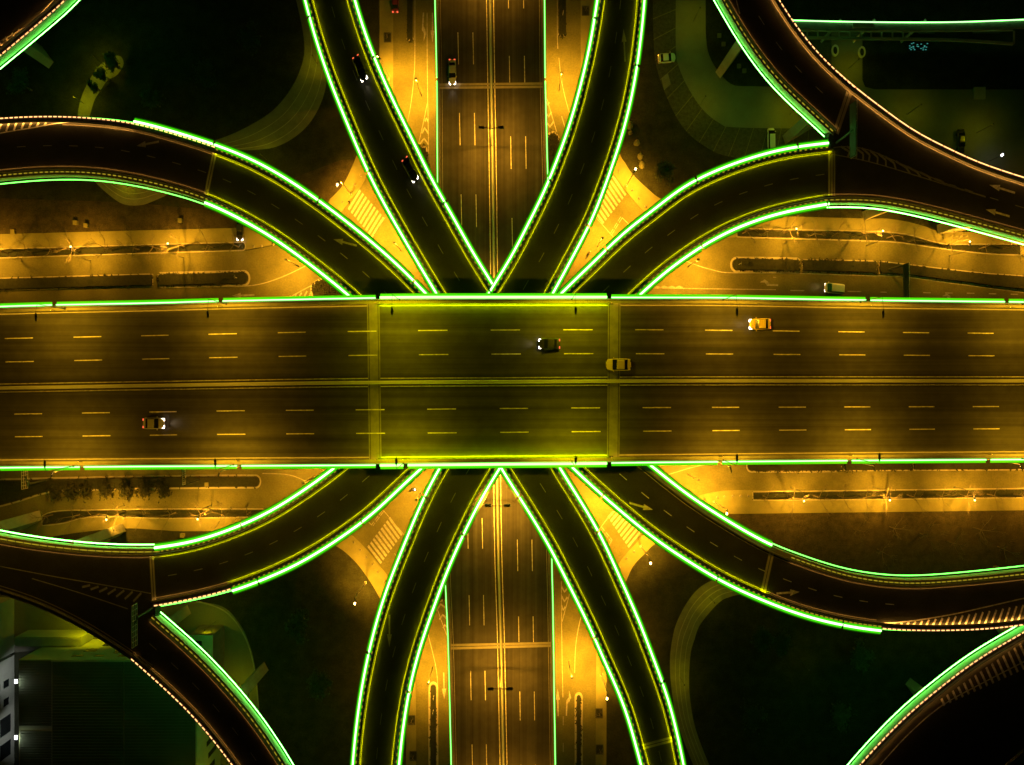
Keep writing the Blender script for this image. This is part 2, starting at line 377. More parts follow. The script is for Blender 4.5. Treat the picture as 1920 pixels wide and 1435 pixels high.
chev([((1053, 1100), (1058, 1110), (1068, 1100)), ((1053, 1118), (1058, 1128), (1064, 1120)), ((1053, 1136), (1056, 1144), (1060, 1138)), ((1054, 1082), (1060, 1090), (1072, 1084))])
for k in range(6): line_px([(541+k*9, 561), (545+k*9+k*1.3, 555-k*3)], .35)
for k in range(4): line_px([(1225+k*14, 540), (1232+k*14, 532-k*.5), (1238+k*14, 540)], .35)
# arrows: (tail px, tip px, z, kind)
def arrow(a_, t_, zz=0, turn=0, wd=.18, mb=None, hw=.55, z=.022):
    mb = mb or mk
    p, q = R2(*a_, zz), R2(*t_, zz); L = dist(p, q); ux, uy = (q[0]-p[0])/L, (q[1]-p[1])/L; nx, ny = -uy, ux
    hl = L*.4
    def A(s, t): return (p[0]+ux*s+nx*t, p[1]+uy*s+ny*t, zz+z)
    if not turn:
        mb.face([A(0, -wd), A(L-hl, -wd), A(L-hl, wd), A(0, wd)]); mb.face([A(L-hl, -hw), A(L, 0), A(L-hl, hw)])
    else:
        s = turn
        mb.face([A(0, -wd), A(L*.6, -wd), A(L*.6, wd), A(0, wd)])
        mb.face([A(L*.6, -wd*s), A(L*.74, .55*s), A(L*.6, .55*s), A(L*.46, wd*s)])
        mb.face([A(L*.48, .45*s), A(L*.98, .45*s), A(L*.72, 1.05*s)])
arrow((477, 553.5), (435, 555)); arrow((811, 24), (811, 80)); arrow((794, 24), (791, 78), turn=1)
arrow((1046.5, 1343), (1045.5, 1292)); arrow((1062, 1342), (1064, 1294), turn=-1); arrow((832, 1261), (833, 1312))
arrow((1459, 535), (1424, 534), turn=-1); arrow((1800, 562), (1765, 560), turn=-1)
struct(mk, 'road_marking', 'gpaint')
# the painted characters on the north frontage lane, half under the deck edge
tx = MB()
def stroke(px, wd=.16): line_px(px, wd, .02, tx)
for x in (1333.5, 1340.5, 1347, 1353.5): stroke([(x, 552), (x, 560)])
for y in (552.5, 556.5, 560): stroke([(1333, y), (1354, y)])
for q in ([(1370, 557), (1382, 557)], [(1371, 561), (1384, 561)], [(1374, 553), (1374, 563)], [(1379, 553), (1379, 563)], [(1381, 555), (1386, 560)],
          [(1404, 555), (1407, 560), (1410, 554), (1413, 559), (1420, 554)], [(1408, 557), (1417, 558)], [(1435, 556), (1443, 555)], [(1443, 559), (1437, 560)], [(1452, 559), (1454, 555)]): stroke(q)
struct(tx, 'road_lettering', 'gpaint')

# kerbed planting beds: bed thing > kerb, hedge
def leafy(mb, x, y, z, r, n, sz=.22, flat=1.0):
    for _ in range(n):
        u = random.gauss(0, .5); v = random.gauss(0, .5); q = abs(random.gauss(0, .5))
        cx, cy, cz = x+u*r, y+v*r, z+q*r*flat
        a_ = random.uniform(0, 6.28); t_ = random.uniform(-.7, .7); s = sz*random.uniform(.6, 1.4)
        dx, dy = math.cos(a_)*s, math.sin(a_)*s
        mb.face([(cx-dx, cy-dy, cz-t_*s), (cx+dy*.6, cy-dx*.6, cz), (cx+dx, cy+dy, cz+t_*s), (cx-dy*.6, cy+dx*.6, cz+.05)])
def bed(top, bot, label, h=.55, cat='planting bed', rnd=(0, 0), leaf=1.3, kerb=.2, sp=.38):
    """top and bottom edges (left to right); rnd = rounded at left / right end"""
    pt = resample([R2(*p) for p in catmull(top)], n=40); pb = resample([R2(*p) for p in catmull(bot)], n=40)
    def endcap(p, q, sgn):
        m_ = ((p[0]+q[0])/2, (p[1]+q[1])/2); r = dist(p, q)/2; a0 = math.atan2(p[1]-m_[1], p[0]-m_[0])
        return [(m_[0]+r*math.cos(a0+sgn*math.pi*k/8), m_[1]+r*math.sin(a0+sgn*math.pi*k/8)) for k in range(1, 8)]
    loop = pt[:]
    if rnd[1]: loop += endcap(pt[-1], pb[-1], -1)
    loop += pb[::-1]
    if rnd[0]: loop += endcap(pb[0], pt[0], -1)
    cx = sum(p[0] for p in loop)/len(loop); cy = sum(p[1] for p in loop)/len(loop)
    t = thing('planting_bed', label, cat, W3(cx, cy, 0))
    lp = loop+[loop[0]]
    k_ = MB(); k_.sweep(lp, [(0, .0), (kerb, .0), (kerb, .16), (0, .16)], caps=False); k_.build('kerb', M['kerb'], t)
    s_ = MB(); s_.poly(loop, 0, .13); s_.build('soil', M['dirt'], t)
    hd = MB(); ins = offs(lp, -.15)[:-1]
    hd.poly(ins, .1, h)
    for a_, b_ in zip(pt, pb):
        for q in range(int(6*leaf)):
            f = random.random(); leafy(hd, a_[0]+(b_[0]-a_[0])*f, a_[1]+(b_[1]-a_[1])*f, h-.12, sp, 9, .16, .5)
    hd.build('hedge', M['hedge'], t)
    return t
bed([(-200, 527), (0, 523), (286, 515)], [(-200, 549), (0, 544), (286, 536)], 'long low dark hedge bed on the north frontage, left of the paved gap')
bed([(299, 515), (380, 513), (458, 511)], [(299, 536.5), (380, 535), (458, 533.5)], 'hedge bed with a rounded right kerb, above the left painted arrow', rnd=(0, 1), kerb=.45)
bed([(1380, 486), (1440, 486.5), (1497, 487.5)], [(1380, 507), (1440, 508), (1497, 509)], 'short hedge bed with a rounded left kerb, above the bent lane arrow', rnd=(1, 0), kerb=.45)
bed([(1505, 488), (1560, 489), (1642, 491)], [(1505, 509), (1560, 510), (1642, 513)], 'middle hedge bed of the north frontage, right of the short rounded one')
bed([(1649, 491), (1709, 498), (1767, 505), (1851, 514), (1920, 519), (2100, 536)], [(1649, 513), (1707, 517), (1767, 525), (1817, 531), (1884, 540), (1920, 544), (2100, 566)], 'long sloping hedge bed at the right end of the north frontage')
bed([(-200, 908), (0, 901), (160, 897), (330, 894), (480, 893)], [(-200, 990), (0, 948), (95, 921), (180, 917), (330, 914), (480, 913)], 'wide hedge bed with bulging shrubs on the south frontage, left side', rnd=(0, 1), leaf=1.6, kerb=.35)
bed([(1408, 865), (1500, 865), (1576, 864)], [(1408, 883), (1500, 883), (1576, 882)], 'hedge bed with rounded left end just below the main deck, right side', rnd=(1, 0), kerb=.35)
bed([(1583, 864), (1706, 863)], [(1583, 882), (1706, 881)], 'second hedge bed below the main deck, right of the rounded one')
bed([(1713, 863), (1920, 861), (2150, 860)], [(1713, 881), (1920, 880), (2150, 878)], 'hedge bed below the main deck running off the right border')
bed([(765, -120), (765, 78)], [(773, -120), (773, 78)], 'narrow kerbed strip between lanes at the top, left of the tall road', rnd=(0, 1), h=.3, kerb=.5, leaf=.6)
bed([(1049, -120), (1049, 70)], [(1060, -120), (1060, 70)], 'narrow kerbed strip between lanes at the top, right of the tall road', rnd=(0, 1), h=.3, kerb=.5, leaf=.6)
bed([(807, 1500), (807, 1290)], [(818, 1500), (818, 1290)], 'narrow kerbed strip with signposts at the bottom, left of the tall road', rnd=(0, 1), h=.3, kerb=.5, leaf=.6)
bed([(1081, 1500), (1081, 1308)], [(1089, 1500), (1089, 1308)], 'narrow kerbed strip at the bottom, right of the tall road', rnd=(0, 1), h=.3, kerb=.5, leaf=.6)
def island(px, label):
    loop = [R2(*p) for p in cc(px)]; cx = sum(p[0] for p in loop)/len(loop); cy = sum(p[1] for p in loop)/len(loop)
    t = thing('traffic_island', label, 'traffic island', W3(cx, cy, 0))
    k_ = MB(); k_.sweep(loop+[loop[0]], [(0, 0), (.45, 0), (.45, .16), (0, .16)], caps=False); k_.sweep(loop+[loop[0]], [(0, 0), (-.45, 0), (-.45, .16), (0, .16)], caps=False); k_.build('kerb', M['kerb'], t)
    s_ = MB(); s_.poly(loop, 0, .22)
    for p in loop:
        for q in range(8):
            f = random.random(); leafy(s_, p[0]+(cx-p[0])*f, p[1]+(cy-p[1])*f, .2, .7, 4, .2, .4)
    s_.build('grass', M['hedge'], t)
island([(585, 545), (587, 536), (600, 527), (625, 517), (655, 530), (668, 560), (640, 575), (590, 566)], 'dark grassy island at the hatching where the left ramp meets the main deck')
island([(785, 288), (788, 280), (795, 279), (799, 286), (800, 330), (806, 400), (800, 400), (790, 330)], 'slim grass island under the upper left curved ramp')
island([(1027, 262), (1032, 252), (1041, 252), (1046, 262), (1052, 290), (1058, 310), (1040, 360), (1028, 400)], 'slim grass island under the upper right curved ramp')
island([(818, 1095), (826, 1090), (836, 1095), (835, 1118), (826, 1124), (818, 1118)], 'small dark island at the chevrons, lower left of the tall road')
island([(1052, 1040), (1062, 1040), (1070, 1075), (1062, 1086), (1053, 1080)], 'small dark island at the chevrons, lower right of the tall road')

# ------------------------------------------------------------------ elevated ramps
ZR = 24.0
def side(t, P_, sgn, pre, leds1, glow, dots, dz=0.0, led2=True, wash=False, z=ZR, bright='led', edge=True, step_wall=True):
    """one edge: P_ = outer edge path, sgn = +1 if inward is to the left of travel"""
    pr = lambda prof: [(a_*sgn, z+dz+b_) for a_, b_ in prof]
    b_ = MB(); b_.sweep(P_, pr([(0, .1), (.85, .1), (.85, -.1), (.3, -.9), (.3, -2.0), (0, -2.0)])); b_.build('fascia', M['fascia'], t)
    b_ = MB(); b_.sweep(P_, pr([(.04, .115), (.82, .115), (.82, .12), (.04, .12)])); b_.build('ledge', M['ledge'], t)
    b_ = MB(); b_.sweep(P_, pr([(.85, -.05), (1.05, -.05), (1.05, .34), (1.19, .40), (1.19, .48), (1.05, .50), (1.02, .74), (.86, .74)])); b_.build('parapet', M['ledge'], t)
    if led2:
        b_ = MB(); b_.sweep(P_, pr([(-.42, -2.15), (-.32, -2.05), (-.42, -1.95), (-.52, -2.05)])); b_.build('lower_light_strip', M['led_wash' if wash else 'led_soft'], t)
    for q in leds1:
        b_ = MB(); b_.sweep(q, pr([(-.42, .08), (-.06, .16), (-.04, .32), (-.22, .4), (-.40, .32)])); hs = b_.build('light_strip', M[bright], t)
        b_ = MB(); b_.sweep(q, pr([(-.80, .0), (.32, .125), (.32, .17), (-.0, .19), (-.46, .06), (-.80, .04)])); b_.build('strip_painted_glow', M['housing'], t)  # bright inner step of the painted glow around the strip
        b_ = MB(); b_.sweep(q, pr([(-1.0, -.06), (-.60, -.03), (-.60, .0), (-1.0, -.03)])); b_.build('painted_halo', M['halo'], t)  # dim outer step of the painted glow
    # rail light segments
    for q, mm, on, off in dots:
        L = length(q); n_ = max(2, int(L/(on+off))); row = []
        for k in range(n_):
            for f_ in (k, k+on/(on+off)): row.append(resample(sub(q, 0, max(.05, L*f_/n_)), n=2)[-1] if f_ > 0 else q[0])
        row.append(q[-1]); b_ = MB(); x0_ = .08 if mm == 'rail' else .40
        b_.sweep(row, pr([(x0_, .14), (x0_+.17, .14), (x0_+.17, .22), (x0_, .22)]), caps=False)
        o_ = b_.build('rail_light_strip', M[mm], t); o_.data.materials.append(M['ledge'])
        for fi, p_ in enumerate(o_.data.polygons):
            if (fi//4) % 2: p_.material_index = 1
    for q, mm in glow:
        b_ = MB(); b_.sweep(q, pr([(1.06, .335), (1.165, .378), (1.12, .382), (1.06, .36)])); b_.build('edge_light', M[mm], t)
    if edge:
        b_ = MB(); b_.sweep(P_ if edge is True else edge, pr([(1.42, .012), (1.57, .012)]), closed=False); b_.build('edge_line', M['epaint'], t)
def cut(P_, *pxs, z=ZR):
    """pieces of the path between pixel landmarks"""
    s = [0 if q is None else (length(P_) if q == 'end' else near_s(P_, R2(*q, z))) for q in pxs]
    return [sub(P_, s[i], s[i+1]) for i in range(len(s)-1)]
def gaps(q, n_every=24.0, gap=.7, first=12):
    out = []; L = length(q); s = 0; nxt = first
    while s < L:
        e = min(L, nxt); out.append(sub(q, s, e-gap)); s = e; nxt = e+n_every
    return [o for o in out if len(o) > 1]
def deckmesh(t, A_, B_, sa, sb, z=ZR, dz=0.0, m='deck', th=1.9, name='deck'):
    n = 90; ins = lambda p, d, s_: resample(offs(p, d*s_), n=n)
    a_, b_ = ins(A_, .86, sa), ins(B_, .86, sb); zz = z+dz
    a2, b2 = ins(A_, 2.0, sa), ins(B_, 2.0, sb)
    d = MB(); rows = []
    for i in range(n):
        rows.append([(*a_[i], zz-.25), (*a_[i], zz), ((a_[i][0]+b_[i][0])/2, (a_[i][1]+b_[i][1])/2, zz+.0), (*b_[i], zz), (*b_[i], zz-.25), (*b2[i], zz-th), (*a2[i], zz-th)])
    d.loft(rows); d.build(name, M[m], t)
def mid(A_, B_, f=.5, n=160):
    a_, b_ = resample(A_, n=n), resample(B_, n=n)
    return [(p[0]+(q[0]-p[0])*f, p[1]+(q[1]-p[1])*f) for p, q in zip(a_, b_)]
def dashes(t, p, z, on=2.0, off=4.0, s0=1.0, wd=.13, dz=0.0, m='wornpaint'):
    b_ = MB(); L = length(p); s = s0
    while s < L-on: b_.sweep(sub(p, s, s+on), [(-wd/2, z+.012+dz), (wd/2, z+.012+dz)], closed=False); s += on+off
    b_.build('lane_dashes', M[m], t)
def joint_px(t, a_, b_, z, wd=.5, m='concrete', dz=0):
    b = MB(); p, q = R2(*a_, z), R2(*b_, z)
    b.sweep([p, q], [(-wd, z+.016+dz), (-.08, z+.016+dz)], closed=False); b.sweep([p, q], [(.08, z+.016+dz), (wd, z+.016+dz)], closed=False)
    b.build('expansion_joint', M[m], t)
def marks(t, name, fn, m='wornpaint'):
    b = MB(); fn(b); b.build(name, M[m], t)

def P_(px, z=ZR): return pth(px, z, 1.5, 12)
def ramp(label, Lp, Rp, loc_px, dz=0.0):
    t = thing('ramp_bridge', label, 'ramp bridge', W3(*R2(*loc_px), 0), 'curved ramps of the interchange')
    return t
# --- C: steep ramp, upper left
CL = P_([(552, -90), (573.8, 0), (595.5, 79), (619, 147), (640, 200), (660, 248), (692, 323), (720, 378), (757, 443), (790, 500), (826, 559), (850, 600)])
CR = P_([(640, -90), (662.7, 0), (683.5, 67), (707, 127), (737, 194), (774, 268), (807, 338), (844, 401), (886, 478), (926, 540), (955, 590)])
# --- D: steep ramp, upper right
DL = P_([(1135, -90), (1121.7, 0), (1116.7, 37), (1106.7, 94), (1091.6, 157), (1071.6, 231), (1046.5, 301), (1018, 371), (988, 428), (964.5, 478), (941, 515), (914, 557), (890, 600)])
DR = P_([(1211, -90), (1207, 0), (1202, 50), (1193.7, 120), (1178.6, 200.7), (1158.6, 274), (1135, 341), (1109, 411.5), (1081.6, 462), (1054.8, 513.7), (1029.7, 558), (1005, 605)])
# --- A: left curve above the main deck
AU = P_([(-90, 228), (0, 221), (67, 217.5), (134, 218), (201, 223), (257, 231), (318, 247.6), (405, 275), (485, 308), (562, 354), (640, 411), (703, 462), (750, 504), (802, 557), (840, 600)])
AL = P_([(-90, 345), (0, 335), (67, 329), (134, 327.5), (187, 330.6), (251, 340.6), (318, 356), (385, 377), (451, 408), (518, 447), (585, 496), (640, 539), (667, 562), (710, 604)])
# --- B: right curve above the main deck
BU = P_([(1010, 600), (1048, 557), (1108, 500), (1172, 437), (1222, 400), (1280, 353), (1320, 333), (1380, 308), (1461, 284), (1520, 275), (1557, 271)])
BL = P_([(1145, 604), (1189, 560), (1230, 522), (1280, 483), (1347, 441), (1414, 412), (1477, 394), (1520, 386), (1557, 380)])
# --- E: upper right ramp joining B
EL = P_([(1300, -90), (1352, 0), (1379, 48), (1420, 110), (1464, 163), (1514, 209), (1562, 254)])
ER = P_([(1410, -90), (1461, 0), (1487, 40), (1531, 97), (1591, 154), (1605, 165)])
MU = P_([(1568, 132), (1591, 154), (1648, 197), (1715, 246), (1782, 279), (1832, 303), (1920, 332), (2010, 360)])
ML = P_([(1545, 381), (1557, 380), (1648, 382), (1748, 402), (1832, 424), (1920, 448), (2010, 474)])
# --- G, H steep ramps below
GL = P_([(855, 830), (829, 874), (809, 907), (780, 971), (754, 1037), (729, 1098), (707, 1168), (690, 1238), (677, 1308), (668, 1380), (663, 1435), (658, 1530)])
GR = P_([(963, 830), (938, 874), (907, 921), (874, 987), (841, 1058), (814, 1131), (786, 1211), (766, 1288), (753, 1370), (746, 1435), (740, 1530)])
HL = P_([(915, 830), (939, 874), (975, 930), (1031, 1021), (1071, 1101), (1108, 1175), (1142, 1255), (1172, 1320), (1204, 1435), (1228, 1530)])
HR = P_([(1020, 830), (1043, 872), (1061, 900), (1095, 954), (1126, 1007), (1162, 1088), (1195, 1161), (1225, 1241), (1254, 1320), (1280, 1435), (1296, 1530)])
# --- F: lower left curve, J: ramp running off the lower left corner
FU = P_([(670, 845), (640, 871), (582, 914), (502, 965), (418, 1001), (351, 1021), (287, 1030)])
FL = P_([(825, 845), (792, 873), (750, 912), (700, 960), (640, 1005), (565, 1052), (502, 1081), (430, 1108), (368, 1123), (330, 1131), (287, 1138)])
NU = P_([(300, 1029), (284, 1030), (200, 1029), (134, 1024), (67, 1016), (0, 1005), (-90, 986)])
NL = P_([(280, 1262), (250, 1240), (200, 1207), (150, 1177), (75, 1140), (0, 1115), (-90, 1090)])
JR = P_([(287, 1153), (325, 1186), (370, 1226), (425, 1284), (480, 1350), (537, 1435), (590, 1530)])
JL = P_([(246, 1237), (255, 1244), (300, 1285), (365, 1347), (435, 1435), (500, 1530)])
# --- I: lower right curve
IL = P_([(1040, 840), (1071, 872), (1108, 907), (1162, 954), (1225, 1006), (1280, 1043), (1323, 1070), (1367, 1095), (1430, 1123), (1507, 1152), (1581, 1170), (1658, 1181), (1748, 1184), (1849, 1181), (1920, 1173), (2010, 1158)])
IU = P_([(1175, 840), (1212, 869), (1255, 904), (1280, 924), (1330, 958), (1397, 999), (1452, 1028), (1514, 1051), (1581, 1073), (1648, 1085), (1715, 1089), (1815, 1082), (1920, 1071), (2010, 1060)])

def piers(t, px_list, ang_px, hx=1.9, hy=.9, top=ZR-1.8, cap=None):
    for (x, y), an in zip(px_list, ang_px):
        c = R2(x, y); b = MB(); b.obox(c, R_(an), hx, hy, 0, top); b.build('pier', M['pier'], t)

def simple_ramp(label, A_, B_, loc, sa, sb, dash0=1.0, dashed=True, stop=None, gapA=12, gapB=20, **k):
    t = ramp(label, A_, B_, loc)
    for p, s_, g in ((A_, sa, gapA), (B_, sb, gapB)):
        pl = cut(p, None, stop)[0] if stop and p is B_ else p
        side(t, p, s_, '', gaps(pl, 30, .5, g), [(pl, 'glow_b')], [(pl, 'rail_dim', .5, .7)])
    deckmesh(t, A_, B_, sa, sb)
    dashes(t, mid(A_, B_), ZR, s0=dash0)
    return t
t = simple_ramp('steep two lane ramp curving down from the top, left of the tall road', CL, CR, (800, 300), 1, -1, dash0=4, stop=(921, 533))
piers(t, [(700, 180), (800, 380)], [20, 20], 1.6, .9)
t = simple_ramp('steep two lane ramp curving down from the top, right of the tall road', DL, DR, (1120, 300), 1, -1, dash0=2)
marks(t, 'lane_arrow', lambda b: arrow((1172, 116), (1169, 54), ZR, mb=b)); piers(t, [(1105, 330), (1060, 420)], [-20, -20], 1.6, .9)
t = simple_ramp('steep two lane ramp running to the bottom, left of the tall road', GL, GR, (770, 1150), 1, -1, dash0=5)
marks(t, 'lane_arrow', lambda b: arrow((730.5, 1153), (730, 1214), ZR, mb=b)); piers(t, [(830, 1000), (790, 1130)], [-20, -20], 1.6, .9)
t = simple_ramp('steep two lane ramp running to the bottom, right of the tall road', HL, HR, (1150, 1150), 1, -1, dash0=3)
piers(t, [(1080, 1010), (1140, 1130)], [20, 20], 1.6, .9)
joint_px(t, (1200, 1402), (1268, 1384), ZR)

# A
t = ramp('wide left ramp curving from the left border to the main deck, above it', AU, AL, (330, 400))
a1, a2, a3 = cut(AU, None, (257, 231), (402, 274), 'end')
side(t, AU, -1, '', gaps(a2+a3[1:], 26, .5, 19), [(a1, 'glow_e'), (a2, 'glow_a'), (a3, 'glow_b')], [(a1+a2[1:], 'rail', .75, .35), (a3, 'rail_dim', .5, .7)],
   edge=cut(AU, (120, 218), 'end')[0])
b1, b2 = cut(AL, None, (385, 377), 'end')
side(t, AL, 1, '', gaps(b2, 26, .4, 40), [(b1, 'glow_a'), (b2, 'glow_b')], [(b1, 'rail_dim', .7, .5), (b2, 'rail_dim', .5, .7)], led2=True)
deckmesh(t, AU, AL, -1, 1); dashes(t, mid(AU, AL), ZR, s0=3)
joint_px(t, (403, 285), (386, 367), ZR)
marks(t, 'lane_arrow', lambda b: (arrow((298, 266), (256, 274), ZR, mb=b), arrow((669, 461), (625, 449), ZR, mb=b)))
def hat(b):
    line_px([(134, 229), (110, 231), (60, 240), (0, 250), (-60, 262)], .17, .014, b, ZR)
    for k in range(14):
        x = 86-k*14.0; y0 = 230+(86-x)*.005; y1 = 236+(86-x)*.155
        line_px([(x+1, y0), (x-3-k*.3, y1)], .42, .014, b, ZR)
marks(t, 'hatching', hat, 'paint'); piers(t, [(260, 330)], [40], 1.5, .8)
# B
t = ramp('right ramp curving up from the main deck to the right hand fork', BU, BL, (1400, 400))
side(t, BU, -1, '', gaps(BU, 24, .5, 20), [(BU, 'glow_b')], [(BU, 'rail_dim', .5, .7)])
side(t, BL, 1, '', gaps(BL, 30, .4, 25), [(BL, 'glow_b')], [(BL, 'rail_dim', .5, .7)])
deckmesh(t, BU, BL, -1, 1); dashes(t, mid(BU, BL), ZR, s0=2); joint_px(t, (1557, 283), (1557, 372), ZR); piers(t, [(1205, 480), (1375, 385)], [-40, -70], 1.7, 1.0)
# E + merged deck
t = ramp('upper right ramp sweeping from the top border to the right border', EL, ER, (1560, 230))
side(t, EL, -1 if False else 1, '', [], [(cut(EL, None, (1540, 240))[0] if False else EL, 'glow_a')], [(EL, 'rail_dim', .8, .5)], wash=True)
side(t, ER, -1, '', [], [(ER, 'glow_e')], [(ER, 'rail', .75, .35)])
deckmesh(t, EL, ER, 1, -1, dz=.006); dashes(t, mid(EL, ER, .48), ZR, s0=2, m='paint')
side(t, MU, -1, '', [], [(MU, 'glow_e')], [(MU, 'rail', 2.6, .15)])
side(t, ML, 1, '', [], [(ML, 'glow_a')], [(ML, 'rail_dim', .8, .5)], wash=True)
deckmesh(t, MU, ML, -1, 1, dz=-.006, name='fork_deck'); dashes(t, cut(mid(MU, ML), (1800, 362), 'end')[0], ZR, s0=1)
joint_px(t, (1592, 174), (1567, 250), ZR, wd=.7, dz=.01); joint_px(t, (1563, 283), (1563, 372), ZR, wd=.35)
def gore(b):
    up = [(1575, 280), (1640, 300), (1713, 333), (1780, 357), (1848, 369)]; lo = [(1565, 292), (1620, 303), (1700, 325), (1790, 352), (1848, 370)]
    up = [(1563, 277), (1585, 275), (1620, 279), (1660, 294), (1713, 318), (1780, 347), (1848, 369)]
    lo = [(1563, 290), (1610, 299), (1650, 309), (1713, 328), (1780, 349), (1848, 370)]
    line_px(up, .16, .014, b, ZR); line_px(lo, .16, .014, b, ZR)
    for k in range(13):
        t_ = .12+k*.066
        i = lambda q: catmull(q, 10)[int(t_*(len(catmull(q, 10))-1))]
        u_, l_ = i(up), i(lo); m_ = ((u_[0]+l_[0])/2+9*(1-t_)+2, (u_[1]+l_[1])/2)
        line_px([u_, m_], .38, .014, b, ZR); line_px([m_, l_], .38, .014, b, ZR)
marks(t, 'gore_hatching', gore)
marks(t, 'lane_arrow', lambda b: (arrow((1903, 362), (1855, 347), ZR, mb=b), arrow((1893, 406), (1848, 393), ZR, mb=b)), 'paint')
marks(t, 'solid_line', lambda b: line_px([(1378, -10), (1387, 26)], .22, .014, b, ZR), 'paint')
piers(t, [(1362, 120), (1503, 243), (1490, 250), (1640, 398), (1780, 428)], [45, 25, 25, 15, 5], 3.2, .9)
# F
t = ramp('lower left ramp curving from the main deck towards the left border', FU, FL, (500, 1030))
side(t, FU, 1 if False else 1, '', gaps(FU, 60, .4, 30), [(FU, 'glow_b')], [(FU, 'rail_dim', .5, .7)])
f1, f2 = cut(FL, None, (430, 1108), 'end')
side(t, FL, -1, '', gaps(f1, 26, .4, 22), [(f1, 'glow_b'), (f2, 'glow_a')], [(f1, 'rail_dim', .5, .7), (f2, 'rail', .75, .35)])
deckmesh(t, FU, FL, 1, -1); dashes(t, mid(FU, FL), ZR, s0=2); joint_px(t, (284, 1040), (289, 1128), ZR); piers(t, [(560, 985), (440, 1010)], [-50, -70], 1.7, 1.0)
# J + merged deck
t = ramp('lower left fork whose dark deck runs off the left border and bottom', JR, JL, (330, 1200))
side(t, NU, 1, '', [], [(NU, 'glow_a')], [(NU, 'rail_dim', 1.5, .3)], wash=True)
side(t, NL, -1, '', [], [], [])
deckmesh(t, NU, NL, 1, -1, dz=-.006, name='fork_deck')
side(t, JR, -1, '', [], [(JR, 'glow_a')], [(JR, 'rail_dim', .8, .5)], wash=True)
side(t, JL, 1, '', [], [(JL, 'glow_a')], [(JL, 'rail', .75, .35)])
deckmesh(t, JR, JL, -1, 1, dz=.006); dashes(t, mid(JR, JL), ZR, s0=2)
def gore2(b):
    line_px([(0, 1062), (100, 1081), (200, 1098), (283, 1113)], .16, .014, b, ZR); line_px([(60, 1085), (150, 1112), (240, 1142)], .16, .014, b, ZR)
    for k in range(7):
        line_px([(265-k*16, 1112-k*2.4), (250-k*16, 1128-k*4.5)], .38, .014, b, ZR)
marks(t, 'gore_hatching', gore2)
piers(t, [(227, 993)], [28], 1.0, .9); piers(t, [(62, 974)], [22], 2.2, 1.0); piers(t, [(492, 1256)], [35], 1.3, 1.0); piers(t, [(345, 1150)], [30], 1.6, 1.0)
# I
t = ramp('lower right ramp curving from the main deck to the right border', IL, IU, (1500, 1080))
i1, i2 = cut(IL, None, (1436, 1126), 'end'); i3, i4 = cut(IL, (1436, 1126), (1658, 1181), 'end')
side(t, IL, 1, '', gaps(i1+i3[1:], 30, .4, 14), [(i1, 'glow_b'), (i3, 'glow_a'), (i4, 'glow_e')], [(i1, 'rail_dim', .5, .7), (i3, 'rail_dim', .75, .35), (i4, 'rail', .75, .35)], edge=cut(IL, None, (1640, 1180))[0])
u1, u2 = cut(IU, None, (1452, 1028), 'end')
side(t, IU, -1, '', gaps(u1, 70, .4, 60), [(cut(IU, (1480, 1040), 'end')[0], 'glow_a')], [(cut(IU, (1480, 1040), 'end')[0], 'rail_dim', .8, .4)])
deckmesh(t, IL, IU, 1, -1); dashes(t, cut(mid(IL, IU), None, (1700, 1133))[0], ZR, s0=2, m='paint'); joint_px(t, (1447, 1036), (1430, 1114), ZR, wd=.6)
marks(t, 'lane_arrow', lambda b: (arrow((1180, 943), (1224, 956), ZR, mb=b), arrow((1456, 1113), (1499, 1110), ZR, mb=b)), 'paint')
def hat2(b):
    line_px([(1640, 1170), (1698, 1166), (1782, 1153), (1850, 1138), (1920, 1122), (2000, 1104)], .2, .014, b, ZR)
    for k in range(26):
        x = 1676+k*12.2; y0 = 1173-max(0, k-5)*.35; y1 = 1169-k*1.2-(k*.1)**2*3.2
        line_px([(x, y0), (x+3+k*.42, y1)], .42, .014, b, ZR)
marks(t, 'hatching', hat2, 'paint'); piers(t, [(1250, 940), (1480, 1055), (1905, 1158)], [50, 70, -60], 1.7, 1.0)
# K, L: corners of two outer ramps
KU = P_([(2010, 1128), (1920, 1183), (1865, 1214), (1815, 1246), (1742, 1303), (1690, 1348), (1608, 1435), (1540, 1520)], 24)
KL = P_([(2110, 1300), (2000, 1360), (1940, 1400), (1880, 1450), (1820, 1520), (1790, 1570), (1760, 1620), (1730, 1680)], 24)
t = ramp('ramp crossing the bottom right corner with a broad green lit side', KU, KL, (1800, 1380))
side(t, KU, 1, '', [], [(KU, 'glow_e')], [(KU, 'rail', .8, .4)], wash=True, edge=False); side(t, KL, -1, '', [], [], [], edge=False)
deckmesh(t, KU, KL, 1, -1)
def hat3(b):
    line_px([(1640, 1446), (1702, 1378), (1765, 1324), (1840, 1282), (1920, 1241), (2000, 1200)], .2, .014, b, 24)
    for k in range(17):
        x = 1765+k*10.5; y0 = 1310-k*7.3; y1 = 1323-k*5.2
        line_px([(x, y0), (x+6+k*.95, y1)], .5, .014, b, 24)
marks(t, 'hatching', hat3, 'paint'); piers(t, [(1713, 1292), (1880, 1185)], [-45, -45], 2.2, .9)
LU = P_([(205, -90), (134, -6), (84, 38), (0, 108), (-90, 180)], 24)
LL = P_([(60, -140), (0, -70), (-60, -20), (-120, 20), (-200, 80)], 24)
t = ramp('ramp crossing the top left corner of the picture', LU, LL, (40, 60))
side(t, LU, -1, '', [], [(LU, 'glow_e')], [(LU, 'rail', .8, .4)], wash=True, edge=False); side(t, LL, 1, '', [], [], [], edge=False)
deckmesh(t, LU, LL, -1, 1)
